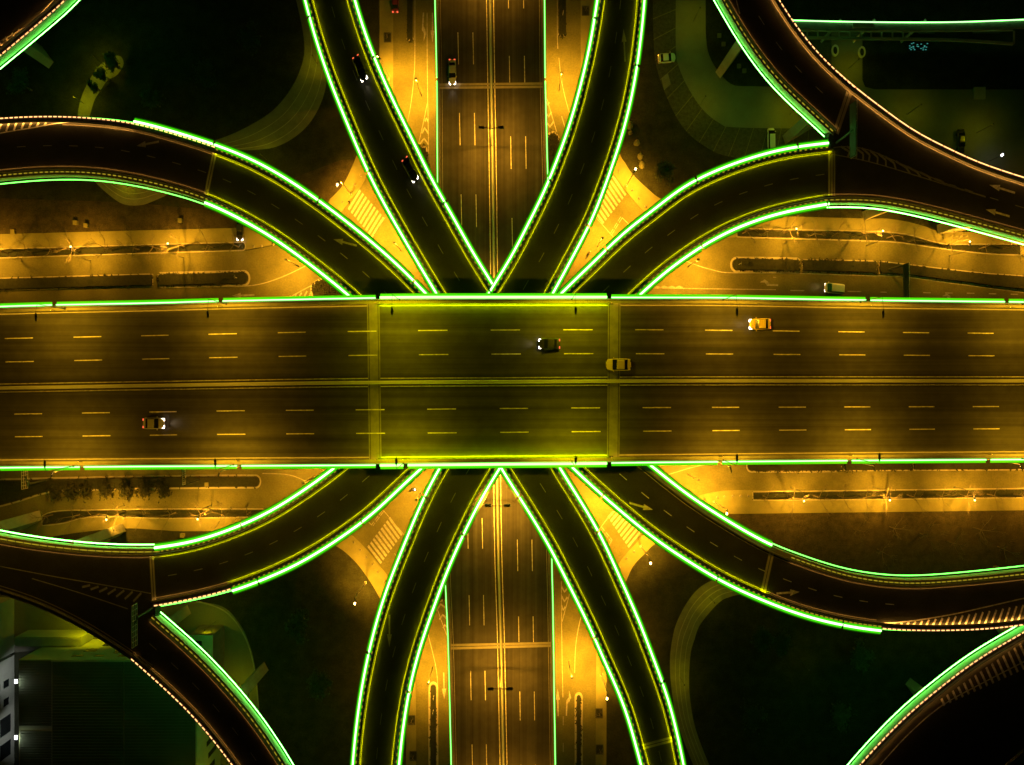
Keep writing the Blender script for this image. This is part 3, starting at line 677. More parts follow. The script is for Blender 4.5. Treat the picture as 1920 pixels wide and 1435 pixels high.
def hat4(b):
    line_px([(118, -20), (60, 42), (0, 78), (-60, 115)], .2, .014, b, 24)
    for k in range(8): line_px([(40-k*12, 62+k*8), (34-k*12, 56+k*7)], .42, .014, b, 24)
marks(t, 'hatching', hat4, 'paint'); piers(t, [(85, 108)], [-45], 2.2, .9)

# ------------------------------------------------------------------ the tall north-south viaduct (level one)
ZN = 14.0
NSL = pth([(815, -120), (817, 0), (820.6, 160), (822, 365), (827, 700), (835.7, 1074), (840.7, 1174), (844.7, 1320), (847.5, 1435), (850, 1560)], ZN, 2, 4)
NSR = pth([(1018.5, -120), (1019.7, 0), (1021, 160), (1026, 351), (1030, 700), (1033, 1037), (1035, 1115), (1038, 1320), (1040, 1435), (1042, 1560)], ZN, 2, 4)
t = thing('viaduct', 'six lane viaduct running from top to bottom under all the ramps', 'viaduct', W3(*R2(930, 700), 0))
for p, s_ in ((NSL, 1), (NSR, -1)):
    pr = lambda prof: [(a_*s_, ZN+b_) for a_, b_ in prof]
    b = MB(); b.sweep(p, pr([(.0, -1.2), (.0, .5), (.3, .5), (.5, 0), (.5, -1.2)])); b.build('parapet', M['ledge'], t)
    for q in ([cut(p, None, R2 and (820, 160) if s_ > 0 else (1021, 160), z=ZN)[0], cut(p, (820, 160) if s_ > 0 else (1021, 160), 'end', z=ZN)[0]]):
        q = sub(q, .3, length(q)-.3)
        b = MB(); b.sweep(q, pr([(-.24, .1), (-.06, .1), (-.02, .25), (-.1, .36), (-.22, .32)])); b.build('light_strip', M['led_far'], t)
        b = MB(); b.sweep(q, pr([(-.42, .0), (.1, .52), (.12, .54), (-.42, .06)])); b.build('strip_painted_glow', M['housing'], t)  # painted green glow beside the strip
    b = MB(); b.sweep(p, pr([(1.0, .012), (1.14, .012)]), closed=False); b.sweep(p, pr([(.62, .012), (.7, .012)]), closed=False); b.build('edge_line', M['wornpaint'], t)
n = 90; a_, b_ = resample(offs(NSL, .5), n=n), resample(offs(NSR, -.5), n=n)
d = MB(); d.loft([[(*a_[i], ZN-1.0), (*a_[i], ZN), (*b_[i], ZN), (*b_[i], ZN-1.0), (b_[i][0]-3, b_[i][1], ZN-1.9), (a_[i][0]+3, a_[i][1], ZN-1.9)] for i in range(n)]); d.build('deck', M['deck_ns'], t)
cm = mid(NSL, NSR, .502)
b = MB(); b.sweep(cm, [(-.32, ZN), (.32, ZN), (.12, ZN+.8), (-.12, ZN+.8)]); b.build('median_barrier', M['fascia'], t)
b = MB()
for o_ in (-.85, .85): b.sweep(cm, [(o_-.1, ZN+.012), (o_+.1, ZN+.012)], closed=False)
b.build('median_line', M['paint'], t)
def nsx(f, y):  # fraction across at height y
    xl = 817+(847.5-817)*y/1435; xr = 1019.7+(1040-1019.7)*y/1435; return xl+(xr-xl)*f
b = MB()
for fr, ys in (((.199, .338), [(-91, -31), (61, 121), (212, 273), (365, 426), (515, 572), (828, 885), (972, 1029), (1116, 1173), (1258, 1313), (1396, 1440)]),
               ((.672, .812), [(-45, 16), (105, 155), (256, 317), (409, 470), (860, 920), (1012, 1071), (1156, 1204), (1297, 1351), (1434, 1490)])):
    for f in fr:
        for y0, y1 in ys:
            line_px([(nsx(f, y0), y0), (nsx(f, y1), y1)], .17, .014, b, ZN)
b.build('lane_dashes', M['paint'], t)
for y0, y1 in ((159, 157), (165, 163), (1210, 1206), (1216, 1211)):
    b = MB(); b.sweep([R2(nsx(.01, y0), y0, ZN), R2(nsx(.99, y0), y1, ZN)], [(-.22, ZN+.018), (.22, ZN+.018)], closed=False); b.build('expansion_joint', M['kerb'], t)
for y in (60, 330, 640, 960, 1240):
    for x in (885, 975): b = MB(); b.obox(R2(x, y), 0, 1.0, 1.0, 0, ZN-1.8); b.build('pier', M['pier'], t)

# ------------------------------------------------------------------ the main east-west viaduct (top level)
ZM = 34.0
MT = pth([(-140, 581), (0, 577), (100, 574), (301, 570), (400, 567), (640, 562), (740, 560.5), (854, 560), (1280, 560), (1380, 560.7), (1614, 564.8), (1920, 568.5), (2060, 570.5)], ZM, 2, 4)
MBm = pth([(-140, 877), (0, 875.5), (150, 874), (440, 872), (640, 871), (850, 869), (1142, 866.5), (1280, 865), (1600, 862), (1920, 860), (2060, 859)], ZM, 2, 4)
t = thing('main_viaduct', 'broad six lane viaduct crossing the whole picture over everything else', 'viaduct', W3(*R2(930, 717), 0))
for p, s_, up in ((MT, -1, 1), (MBm, 1, 0)):
    pr = lambda prof: [(a_*s_, ZM+b_) for a_, b_ in prof]
    b = MB(); b.sweep(p, pr([(0, -1.6), (0, .25), (.2, .75), (.62, .75), (.78, 0), (.78, -1.6)])); b.build('parapet', M['concrete'], t)
    b = MB(); b.sweep(p, pr([(1.02, .012), (1.2, .012)]), closed=False); b.build('edge_line', M['epaint'], t)
    b = MB(); b.sweep(p, pr([(.36, .95), (.42, .95), (.42, 1.01), (.36, 1.01)]))
    for q in resample(p, step=3): b.obox((q[0], q[1]-s_*0+(.39 if s_ > 0 else -.39)), 0, .04, .04, ZM+.75, ZM+.98)
    b.build('handrail', M['metal'], t)
    gx = (101, 408, 1630, 1893) if up else (154, 447, 760, 1345, 1592, 1852)
    edges = [-140]+list(gx)+[2060]
    yy = 572 if up else 868
    for x0, x1 in zip(edges, edges[1:]):
        segs = [(x0, x1, 0)]
        if x0 < 712 < x1: segs = [(x0, 712, 0), (712, min(x1, 1140), 1)]+([(1140, x1, 0)] if x1 > 1140 else [])
        elif x0 < 1140 < x1: segs = [(x0, 1140, 1), (1140, x1, 0)]
        for s0, s1, big in segs:
            q = cut(p, (s0, yy) if s0 > -140 else None, (s1, yy) if s1 < 2060 else 'end', z=ZM)[0]
            q = sub(q, .5, length(q)-.5)
            b = MB()
            if big: b.sweep(q, pr([(-.36, .1), (-.03, .2), (-.02, .5), (-.16, .6), (-.38, .5)]))
            else: b.sweep(q, pr([(-.24, .05), (-.06, .15), (-.06, .3), (-.14, .38), (-.25, .32)]))
            b.build('light_strip', M['led_mid' if big else 'led_far'], t)
            b = MB(); b.sweep(q, pr([(.64, .62), (.80, .74), (.80, .78), (.62, .78)])); b.build('coping', M['concrete'], t)
            b = MB(); b.sweep(q, pr([(.70, .56), (.79, .68), (.785, .70), (.69, .58)])); b.build('edge_light', M['glow_c' if big else 'glow_d'], t)  # central piece: unseen olive strip added to tint the deck
            w_ = .30 if big else .12
            b = MB(); b.sweep(q, pr([(-.55-w_, .0), (.0, .1), (.0, .16), (-.5-w_, .06)])); b.build('strip_painted_glow', M['housing'], t)  # painted glow along the strip, wider at mid-span
n = 120; a_, b_ = resample(offs(MT, -.78), n=n), resample(offs(MBm, .78), n=n)
d = MB(); d.loft([[(*a_[i], ZM-1.4), (*a_[i], ZM), (*b_[i], ZM), (*b_[i], ZM-1.4), (b_[i][0], b_[i][1]+4, ZM-2.6), (a_[i][0], a_[i][1]-4, ZM-2.6)] for i in range(n)]); d.build('deck', M['deck_ew'], t)
cmx = pth([(-140, 731), (0, 728), (301, 723), (640, 718), (960, 716), (1280, 714.5), (1920, 714.5), (2060, 714.5)], ZM, 2, 4)
b = MB(); b.sweep(cmx, [(-.28, ZM), (.28, ZM), (.16, ZM+.75), (-.16, ZM+.75)]); b.build('median_barrier', M['fascia'], t)
b = MB()
for o_ in (-.66, .66): b.sweep(cmx, [(o_-.08, ZM+.012), (o_+.08, ZM+.012)], closed=False)
b.build('median_line', M['paint'], t)
def interp(tab, x):
    for (x0, y0), (x1, y1) in zip(tab, tab[1:]):
        if x <= x1: return y0+(y1-y0)*(x-x0)/(x1-x0)
    return tab[-1][1]
r1 = [(-200, 638), (0, 635.2), (160, 632), (290, 629.3), (417, 626.5), (547, 623.5), (678, 621.5), (812, 619.7), (947, 619), (1083, 618.5), (1217, 618.5), (1347, 619.5), (1474, 621), (1596, 622.5), (1717, 624), (1838, 625), (2100, 628)]
r2 = [(-200, 682), (35, 678.5), (417, 670.5), (547, 668.2), (678, 666.5), (812, 665), (1083, 663.2), (1347, 664), (1838, 667.3), (2100, 669)]
r3 = [(-200, 780), (53, 776.3), (432, 770.6), (562, 769.5), (694, 768.5), (828, 767.3), (1098, 765), (1231, 764.5), (1360, 764), (1850, 762.6), (2100, 762)]
r4 = [(-200, 821), (53, 819), (432, 814.5), (562, 813.6), (694, 812.7), (828, 812), (1098, 809.4), (1231, 808.6), (1360, 807.5), (1850, 804.3), (2100, 803)]
u = [(-120, -67), (9, 62), (138, 190), (265, 316), (391, 444), (521, 573), (652, 706), (784, 839), (920, 975), (1056, 1111), (1191, 1244), (1322, 1373), (1449, 1499), (1572, 1621), (1693, 1742), (1814, 1863), (1935, 1985)]
v = [(-100, -48), (27, 79), (154, 206), (280, 331), (406, 459), (536, 588), (667, 721), (801, 855), (937, 990), (1071, 1125), (1205, 1258), (1335, 1386), (1460, 1511), (1583, 1632), (1704, 1752), (1824, 1873), (1945, 1993)]
b = MB()
for tab, xs, sh in ((r1, u, 0), (r2, u, 1.5), (r3, v, 0), (r4, v, 1)):
    for x0, x1 in xs: line_px([(x0+sh, interp(tab, x0)), (x1+sh, interp(tab, x1))], .16, .022, b, ZM)
b.build('lane_dashes', M['paint'], t)
for x0, x1 in ((688, 692), (1140, 1138)):
    b = MB(); dx = 23.5
    b.band([R2(x0, 568, ZM), R2(x1, 866, ZM)], [R2(x0+dx, 568, ZM), R2(x1+dx, 866, ZM)], ZM+.014); b.build('expansion_joint', M['ledge'], t)
    for o_ in (3, 20.5):
        b = MB(); b.sweep([R2(x0+o_, 568, ZM), R2(x1+o_, 866, ZM)], [(-.06, ZM+.02), (.06, ZM+.02)], closed=False); b.build('joint_seam', M['tyre'], t)
b = MB()
for tab, k in ((MT, -1), (MBm, 1)):
    for x in (196, 506, 716, 1134, 1395, 1645, 1880, 50):
        y = (566 if k < 0 else 868); s_ = near_s(tab, R2(x, y, ZM)); q = sub(offs(tab, .9*k), s_, s_+.9)
        if len(q) > 1: b.sweep(q, [(-.1, ZM+.03), (.1, ZM+.03)], closed=False)
b.build('drain_grate', M['metal'], t)
for x in (-40, 250, 560, 700, 1150, 1300, 1600, 1900):
    for y in (655, 790): b = MB(); b.obox(R2(x, y), 0, 1.1, 1.1, 0, ZM-2.5); b.build('pier', M['pier'], t)

# ------------------------------------------------------------------ street lamps
def lamp(name, label, base, head, zb, H, power, group, col=ORANGE, pm='galv', hm='metal', glare=False, size=165, r=.09, tgt=None, lens=True, big=1.0, gs=1.0):
    bx, by = base; hx, hy = head
    t = thing(name, label, 'street lamp', W3(bx, by, zb), group)
    b = MB(); b.bar((bx, by, zb), (bx, by, zb+H-.4), r*1.3, r*.7, 8); b.obox((bx, by), 0, r*2.5, r*2.5, zb, zb+.25); b.build('pole', M[pm], t)
    b = MB(); b.bar((bx, by, zb+H-.5), (bx+(hx-bx)*.5, by+(hy-by)*.5, zb+H), r*.6, r*.5, 6); b.bar((bx+(hx-bx)*.5, by+(hy-by)*.5, zb+H), (hx, hy, zb+H), r*.5, r*.5, 6); b.build('arm', M[pm], t)
    an = math.atan2(hy-by, hx-bx)
    b = MB(); ca, sa = math.cos(an), math.sin(an)
    rows = []
    for s, w_, h_ in ((-.5, .08, .06), (-.25, .17, .12), (.15, .19, .12), (.45, .1, .06)):
        s *= big; w_ *= big
        rows.append([(hx+s*ca-q*w_*sa, hy+s*sa+q*w_*ca, zb+H+hh*h_) for q, hh in ((-1, 0), (-.6, 1), (.6, 1), (1, 0), (.7, -.5), (-.7, -.5))])
    b.loft(rows); hd = b.build('lamp_head', M[hm], t)
    if lens:
        b = MB(); b.obox((hx, hy), an, .28, .12, zb+H-.1, zb+H-.065); b.build('lens', M['lamp_lens'], hd)
    if glare:
        b = MB(); b.obox((hx+.45*ca, hy+.45*sa), an, .26*gs, .2*gs, zb+H-.1, zb+H+.16, .6); b.build('floodlight', M['white' if glare == 2 else 'lamp_lens'], hd)
    spot(t, hx, hy, zb+H-.35, power, col, size, tgt=tgt)
    return t
# lamps on the main deck
G1 = 'lamps along the main viaduct parapets'
for i, x in enumerate((71, 392, 736, 1079, 1380, 1653, -250, 1975)):
    yb = (580, 571, 563, 562, 563, 567, 580, 571)[i]; yh = (596, 590, 585, 583, 586, 590, 596, 594)[i]
    lamp('deck_lamp', (ORD[i]+' from the left of the dark lamps on the upper edge of the main viaduct') if i < 6 else 'dark lamp on the upper edge of the main viaduct beyond the %s border' % ('left' if x < 0 else 'right'), (R2(x, yh, ZM+10)[0], R2(x, yb, ZM)[1]), R2(x, yh, ZM+10), ZM+.7, 10, 12500, G1, col=((.80, .62, .0) if x in (736, 744, 1079) else DECKO), pm='metal', r=.06, big=1.35)  # middle lamps tinted olive to imitate bloom over the deck
for i, x in enumerate((88, 406, 744, 1079, 1380, 1646, 1975, -240)):
    yb = (873.5, 871, 868.5, 865.5, 862.5, 860, 859, 875)[i]; yh = yb
    lamp('deck_lamp', (ORD[i]+' from the left of the dark lamps on the lower edge of the main viaduct') if i < 6 else 'dark lamp on the lower edge of the main viaduct beyond the %s border' % ('left' if x < 0 else 'right'), (R2(x, yh, ZM+10)[0], R2(x, yb, ZM)[1]), R2(x, yb-4, ZM+10), ZM+.7, 10, 12500, G1, col=((.80, .62, .0) if x in (736, 744, 1079) else DECKO), pm='metal', r=.06, big=1.35)  # same olive tint standing in for bloom at mid-deck
# double arm lamps on the median of the tall viaduct
G2 = 'double armed lamps on the tall viaduct median'
for i, (x, y, yt) in enumerate(((921, 275, 241), (933, 937, 949), (938, 1252, 1292), (920, -80, -130), (944, 1520, 1570))):
    bx, by = R2(x, y, ZN); q = R2(x, yt, ZN+12)
    t = thing('median_lamp', ('topmost', 'middle', 'lowest', 'top out of frame', 'bottom out of frame')[i]+' of the double armed lamps on the median of the tall viaduct', 'street lamp', W3(bx, by, ZN+.8), G2)
    b = MB(); b.bar((bx, by, ZN+.8), (q[0], q[1], ZN+12), .13, .08, 8); b.build('pole', M['galv'], t)
    for s_ in (-1, 1):
        b = MB(); b.bar((q[0], q[1], ZN+12), (q[0]+s_*2.6, q[1]+.1, ZN+12.3), .07, .05); b.build('arm', M['metal'], t)
        b = MB(); b.obox((q[0]+s_*2.2, q[1]+.1), 0, .7, .26, ZN+12.25, ZN+12.45, .8); hd = b.build('lamp_head', M['metal'], t)
        spot(t, q[0]+s_*1.9, q[1]+.1, ZN+12.0, 14000 if i != 1 else 26000, ORANGE, 150)
    b = MB(); b.bar((q[0], q[1], ZN+12), (q[0], q[1], ZN+12.3), .12, .08); b.build('cap', M['fascia'], t)
for i, (x, y) in enumerate(((922, 572), (938, 862))):
    p = R2(x, y, 21); t = thing('added_soffit_lamp', ('upper', 'lower')[i]+' added lamp hung under the ramp crossing over the tall viaduct', 'added light', W3(*p, 21), 'added lamps under the ramps over the tall viaduct')
    b = MB(); b.box(p[0]-.5, p[0]+.5, p[1]-.3, p[1]+.3, 21.1, 22.2); b.build('lamp_head', M['metal'], t)  # head of the added lamp
    spot(t, p[0], p[1], 20.9, 26000, ORANGE, 172)  # unseen lamp added to brighten the road below
# tall corner masts with lit heads
G3 = 'tall floodlight masts at the corners under the interchange'
for lab, hx, hy, bx, by, pw in (('floodlight mast at the crossing, upper left corner', 634.7, 343, 658, 363.5, 26000), ('floodlight mast at the crossing, upper right corner', 1190, 321, 1174, 349, 32000),
                            ('floodlight mast with a long thin pole, lower left corner', 665.7, 1127.7, 686, 1092, 24000), ('floodlight mast at the crossing, lower right corner', 1219, 1052, 1201, 1024, 24000),
                            ('slim mast at the left of the top pavement', 711, 109, 729, 149, 22000), ('mast on the pavement right of the bottom narrow strip', 1139, 1306, 1128, 1265, 20000), ('mast beside the long pavement below the main deck, right side', 1363.6, 958.7, 1338, 941, 22000)):
    h = R2(hx, hy, 12.5); bb = R2(bx, by)
    lamp('floodlight_mast', lab, bb, h, .13, 12.3, pw*2.2, G3, glare=1, tgt=(bb[0]*.88, bb[1]*.93, 0), size=140, hm='steel')
# masts lighting the lateral frontages
G4 = 'street lamps in the tree strips of the frontage roads'
cnt = {}
for grp, x, y, dx, dy, pw in (('upper left', 133, 467.5, 5, 9, 6500), ('upper left', 315, 461.5, 5, 9, 6500), ('upper left', -50, 472, 5, 9, 6500),
              ('upper right', 1493, 434, -5, 9, 6500), ('upper right', 1655, 438, -5, 9, 6500), ('upper right', 1818, 458, -5, 9, 6500), ('upper right', 1985, 470, -5, 9, 6500),
              ('lower left', 200, 970, 5, -9, 6500), ('lower left', 371, 969, 5, -9, 6500), ('lower left', 30, 985, 5, -9, 6500),
              ('lower right', 1507, 935, -5, -9, 6500), ('lower right', 1668, 933.6, -5, -9, 6500), ('lower right', 1827, 933.6, -5, -9, 6500), ('lower right', 1985, 931, -5, -9, 6500)):
    h = R2(x, y, 8.5); base = (h[0]+dx*.02, h[1]-dy*.13)
    k = cnt[grp] = cnt.get(grp, 0)+1
    lab = f'{ORD[k-1]} listed street lamp of the {grp} tree strip'
    lamp('street_lamp', lab, base, h, .1, 8.5, pw*2.9, G4, glare=1, r=.05, gs=.6, pm='steel')
for o in C.objects:
    if o.get('label', '').find(' listed ') > 0:
        grp = ' '.join(o['label'].split()[-4:-2]); x_ = o.location.x
        same = sorted(q.location.x for q in C.objects if q.name.startswith('street_lamp') and q.get('label', '').endswith('of the '+grp+' tree strip'))
        o['label_new'] = f'{ORD[same.index(x_)]} from the left of the street lamps in the {grp} tree strip'
for o in C.objects:
    if 'label_new' in o: o['label'] = o['label_new']; del o['label_new']
# masts that stick out below the main deck, pale poles
G5 = 'pale masts leaning out from under the main viaduct'
for i, (x, y) in enumerate(((97, 891), (410, 891), (742, 895), (1371, 882), (1640, 880), (1915, 877))):
    h = R2(x, y, 13); lamp('frontage_mast', ORD[i]+' from the left of the pale masts leaning out under the main viaduct', (h[0]-(h[0]*.002), h[1]+.6), h, .1, 13, 9000, G5, pm='galv', r=.12)
# floodlights hanging under the ramps and the tall viaduct
G6 = 'floodlights hung under the ramps'
hang = (('above the upper left crossing', 752, 470, 21, 52000), ('above the upper right crossing', 1120, 462, 21, 42000), ('above the lower left crossing', 790, 925, 21, 30000), ('above the lower right crossing', 1128, 930, 21, 52000),
        ('over the left top lanes', 790, 180, 12, 30000), ('over the right top lanes', 1048, 170, 12, 34000), ('over the left bottom lanes', 812, 1250, 12, 30000), ('over the right bottom lanes', 1066, 1240, 12, 26000),
        ('left of the main crossing', 560, 500, 21, 30000), ('right of the main crossing', 1290, 500, 21, 36000), ('low left of the main crossing', 590, 895, 21, 18000), ('low right of the main crossing', 1290, 890, 21, 28000))
for lab, x, y, z, pw in hang:
    p = R2(x, y); 
    # hangs where a ramp is above: shift to the nearest structure
    t = thing('mast_floodlight', 'sodium floodlight cluster '+lab, 'floodlight', W3(p[0], p[1], 0), G6)
    hub = 11.0
    b = MB(); b.bar((p[0], p[1], 0), (p[0], p[1], hub), .12, .07, 8); b.build('pole', M['galv'], t)
    b = MB(); b.obox(p, 0, .35, .18, hub, hub+.14); b.build('lamp_head', M['metal'], t)
    spot(t, p[0], p[1], hub-.2, pw*(2.2 if z > 15 else 2.4), ORANGE, 168, .3)

# ------------------------------------------------------------------ overhead sign gantries
def gantry(label, c_px, z0, zs, span, h, n, pole_px=None, arm=0):
    """panels seen from above: span along y, height h, back ribs"""
    x, y = R2(*c_px, zs)
    t = thing('sign_gantry', label, 'sign gantry', W3(x, y, z0))
    b = MB()
    for k in range(n): b.box(x-.1, x+.05, y-span/2+.05, y+span/2-.05, zs+h*k/n+.04, zs+h*(k+1)/n-.12)
    b.build('sign_panel', M['steel'], t)
    b = MB()
    for k in range(n+1): b.bar((x+.15, y-span/2, zs+h*k/n), (x+.15, y+span/2, zs+h*k/n), .06)
    for k in range(9): b.bar((x+.2, y-span/2+span*k/8, zs), (x+.2, y-span/2+span*k/8, zs+h), .05)
    b.build('frame', M['galv'], t)
    p = R2(*pole_px, z0)
    b = MB(); b.bar((p[0], p[1], z0), (p[0], p[1], zs+h*.6), .22, .18, 8); b.bar((p[0], p[1], zs+h*.5), (x, y, zs+h*.5), .15, .12, 8); b.build('post', M['steel'], t)
    return t
gantry('green lit sign gantry over the fork at the upper right', (1594, 247), ZR, ZR+5.5, 9.0, 3.0, 4, (1568, 268))
gantry('dark green lit sign gantry over the fork at the lower left', (256, 1170), ZR, ZR+5.5, 7.0, 2.4, 3, (286, 1140))
gantry('grey sign gantry over the frontage lanes at the upper right', (1694, 528), 0, 6.0, 6.6, 2.6, 2, (1665, 506))
gantry('grey sign gantry over the frontage lanes at the far lower left', (51, 890), 0, 6.0, 5.2, 2.4, 3, (90, 900))
gantry('grey sign gantry over the frontage hedge at the lower left', (347, 892), 0, 6.0, 3.2, 1.8, 2, (375, 900))

# ------------------------------------------------------------------ trees
def branch(mb, p, d, L, r, lv):
    q = p+d*L
    mb.bar(tuple(p), tuple(q), r, r*.6, 5 if lv > 1 else 4)
    if lv == 0: return
    for _ in range(3 if lv > 1 else 3):
        nd = (d+Vector((random.uniform(-.8, .8), random.uniform(-.8, .8), random.uniform(-.15, .5)))).normalized()
        st = p+d*L*random.uniform(.55, 1)
        branch(mb, st, nd, L*random.uniform(.55, .8), r*.5, lv-1)
def bare_tree(label, group, hgt=6.0, seed=0, loc=(0, 0, 0), lv=4):
    random.seed(seed); t = thing('bare_tree', label, 'tree', (0, 0, 0), group)
    tr = MB(); tr.bar((0, 0, 0), (.1, .05, hgt*.38), .13, .10, 7); tr.build('trunk', M['bark'], t)
    cr = MB()
    for k in range(4):
        a_ = k*1.57+random.uniform(-.4, .4); branch(cr, Vector((.1, .05, hgt*.36)), Vector((math.cos(a_)*.75, math.sin(a_)*.75, .75)).normalized(), hgt*.26, .07, lv-1)
    cr.build('crown', M['bark'], t); t.location = loc
    return t
protos = None
def strip_trees(where, xs, yf, zb=.13, scl=1.0):
    global protos
    for i, x in enumerate(xs):
        y = yf(x); x_, y_ = R2(x, y); loc = W3(x_, y_, zb)
        label = f'{ORD[i]} bare tree from the left in the {where}'
        if protos is None: protos = []
        if len(protos) < 4: protos.append(bare_tree(label, 'bare street trees', 8.5, 11+len(protos), loc))
        else:
            random.seed(int(x*7+y)); s = random.uniform(.85, 1.15)*scl
            copy_thing(random.choice(protos), loc, label, random.choice((0, math.pi)), (s*random.choice((1, -1)), s, s))
strip_trees('upper left tree strip', (15, 62, 108, 150, 210, 262, 300, 345, 400, 448), lambda x: 476-x*.028)
strip_trees('upper right tree strip', (1392, 1432, 1470, 1518, 1560, 1610, 1662, 1700, 1768, 1835, 1880), lambda x: 438 if x < 1500 else (443 if x < 1640 else (447 if x < 1690 else (455 if x < 1740 else (463 if x < 1800 else 467)))))
strip_trees('lower left tree strip', (100, 150, 185, 235, 280, 330, 385, 425, 470), lambda x: 965 if x < 200 else 961)
strip_trees('lower right tree strip', (1430, 1478, 1525, 1570, 1612, 1650, 1700, 1755, 1800, 1850, 1900), lambda x: 930-(x-1430)*.008)
for o_ in ((0, ),): pass
# tree strip soil beds
bed([(-200, 474), (0, 468.6), (250, 461), (455, 455.5)], [(-200, 488), (0, 483), (250, 475), (455, 469)], 'narrow soil strip with bare trees, upper left frontage', h=.1, leaf=.8, rnd=(0, 1))
bed([(1382, 430), (1477, 432), (1620, 435), (1680, 438), (1717, 445), (1750, 455), (1776, 459), (1817, 459.5), (1913, 459)], [(1382, 444), (1484, 447), (1620, 451), (1684, 454), (1750, 463.5), (1800, 470), (1851, 475), (1913, 478)], 'wavy soil strip with bare trees, upper right frontage', h=.1, leaf=.8)
bed([(80, 968), (103, 960), (167, 957.5), (320, 955.5), (495, 955.5)], [(80, 985), (120, 980), (178, 968), (320, 971), (495, 968)], 'soil strip with bare trees, lower left frontage', h=.1, leaf=.8)
bed([(1412, 923), (1600, 921), (1920, 917), (2150, 916)], [(1412, 937), (1600, 936), (1920, 932), (2150, 930)], 'long straight soil strip with bare trees, lower right frontage', h=.1, leaf=.8)
def pit_tree(x, y, lab):
    p = R2(x, y); b = MB(); 
    copy_thing(random.choice(protos), W3(*p, .13), lab, 0, (.5, .5, .5))
    t = thing('tree_pit', 'square tree pit '+lab.split(' growing ')[1], 'tree pit', W3(*p, .13), 'square tree pits in the pavements')
    b.sweep([(p[0]-.9, p[1]-.9), (p[0]+.9, p[1]-.9), (p[0]+.9, p[1]+.9), (p[0]-.9, p[1]+.9), (p[0]-.9, p[1]-.9)], [(-.1, .14), (.1, .14), (.1, .2), (-.1, .2)], caps=False); b.build('frame', M['metal'], t)
    b = MB(); b.box(p[0]-.8, p[0]+.8, p[1]-.8, p[1]+.8, .13, .16); b.build('soil', M['hedge'], t)
for a_ in ((727, 71, 'small bare tree growing in the top left pavement, between lanes and ramp'), (1098, 21, 'small bare tree growing in the top right pavement at the border'),
           (772, 1350, 'small bare tree growing in the bottom left pavement, upper pit'), (775, 1417, 'small bare tree growing in the bottom left pavement, lower pit'),
           (1123, 1337, 'small bare tree growing in the bottom right pavement, upper pit'), (1124, 1405, 'small bare tree growing in the bottom right pavement, lower pit')): random.seed(int(a_[0])); pit_tree(*a_)
# scattered bare trees on the soil below the lower right frontage
for i, (x, y) in enumerate(((1600, 992), (1668, 988), (1645, 1030), (1725, 1000), (1775, 1015), (1825, 990), (1870, 1025))):
    random.seed(i+90); s = random.uniform(.75, 1.1)
    copy_thing(protos[i % 4], W3(*R2(x, y), 0), f'{ORD[i]} from the left of the bare trees on the soil patch, lower right', random.choice((0, math.pi)), (s, s, s))
# leafy trees
def leafy_tree(label, x, y, hgt=7, r=3, n=900, group='leafy trees in the dark gardens', m='leaf', seed=0):
    random.seed(seed); p = R2(x, y); t = thing('leafy_tree', label, 'tree', W3(*p, 0), group)
    b = MB(); b.bar((p[0], p[1], 0), (p[0], p[1], hgt*.6), .2, .12, 7)
    for k in range(5): a_ = k*1.25; b.bar((p[0], p[1], hgt*.45), (p[0]+math.cos(a_)*r*.6, p[1]+math.sin(a_)*r*.6, hgt*.75), .09, .04)
    b.build('trunk', M['bark'], t)
    c = MB()
    for k in range(14):
        a_ = random.uniform(0, 6.28); q = random.uniform(.1, .85)*r
        leafy(c, p[0]+math.cos(a_)*q, p[1]+math.sin(a_)*q, hgt*.55+random.uniform(0, .3)*hgt, r*.42, n//14, .26)
    c.build('crown', M[m], t)
LT = [(222, 128, 6, 1.9, 'leafy tree over the rounded top end of the curved garden path'), (205, 150, 5, 1.3, 'small leafy tree at the inner side of the curved garden path'), (190, 172, 5, 1.1, 'slim leafy tree by the middle of the curved garden path'),
      (300, 200, 7, 2.6, 'dark tree in the black garden, nearest above the left ramp'), (400, 150, 7, 3, 'dark tree in the middle of the upper left garden'), (480, 90, 7, 3, 'dark tree high in the upper left garden'), (60, 170, 7, 2.6, 'dark tree between the corner ramp and the left ramp'),
      (1420, 1190, 6, 2.4, 'dark tree below the lower right ramp, left one'), (1452, 1196, 6, 2.2, 'dark tree below the lower right ramp, second from left'), (1600, 1215, 7, 2.8, 'dark tree below the hatched part of the lower right ramp'), (1560, 1320, 7, 3, 'dark tree in the lower right garden near the bottom ramp'), (1400, 1330, 7, 3, 'dark tree in the lower right garden, nearest the arc path'),
      (570, 1160, 7, 3, 'dark tree in the lower left garden, upper one'), (610, 1270, 7, 3, 'dark tree in the lower left garden, lower one'), (1240, 330, 6, 2.4, 'dark tree between the right ramps by the parking bays')]
for i, a_ in enumerate(LT): leafy_tree(a_[4], a_[0], a_[1], a_[2], a_[3], 700, seed=i+300)
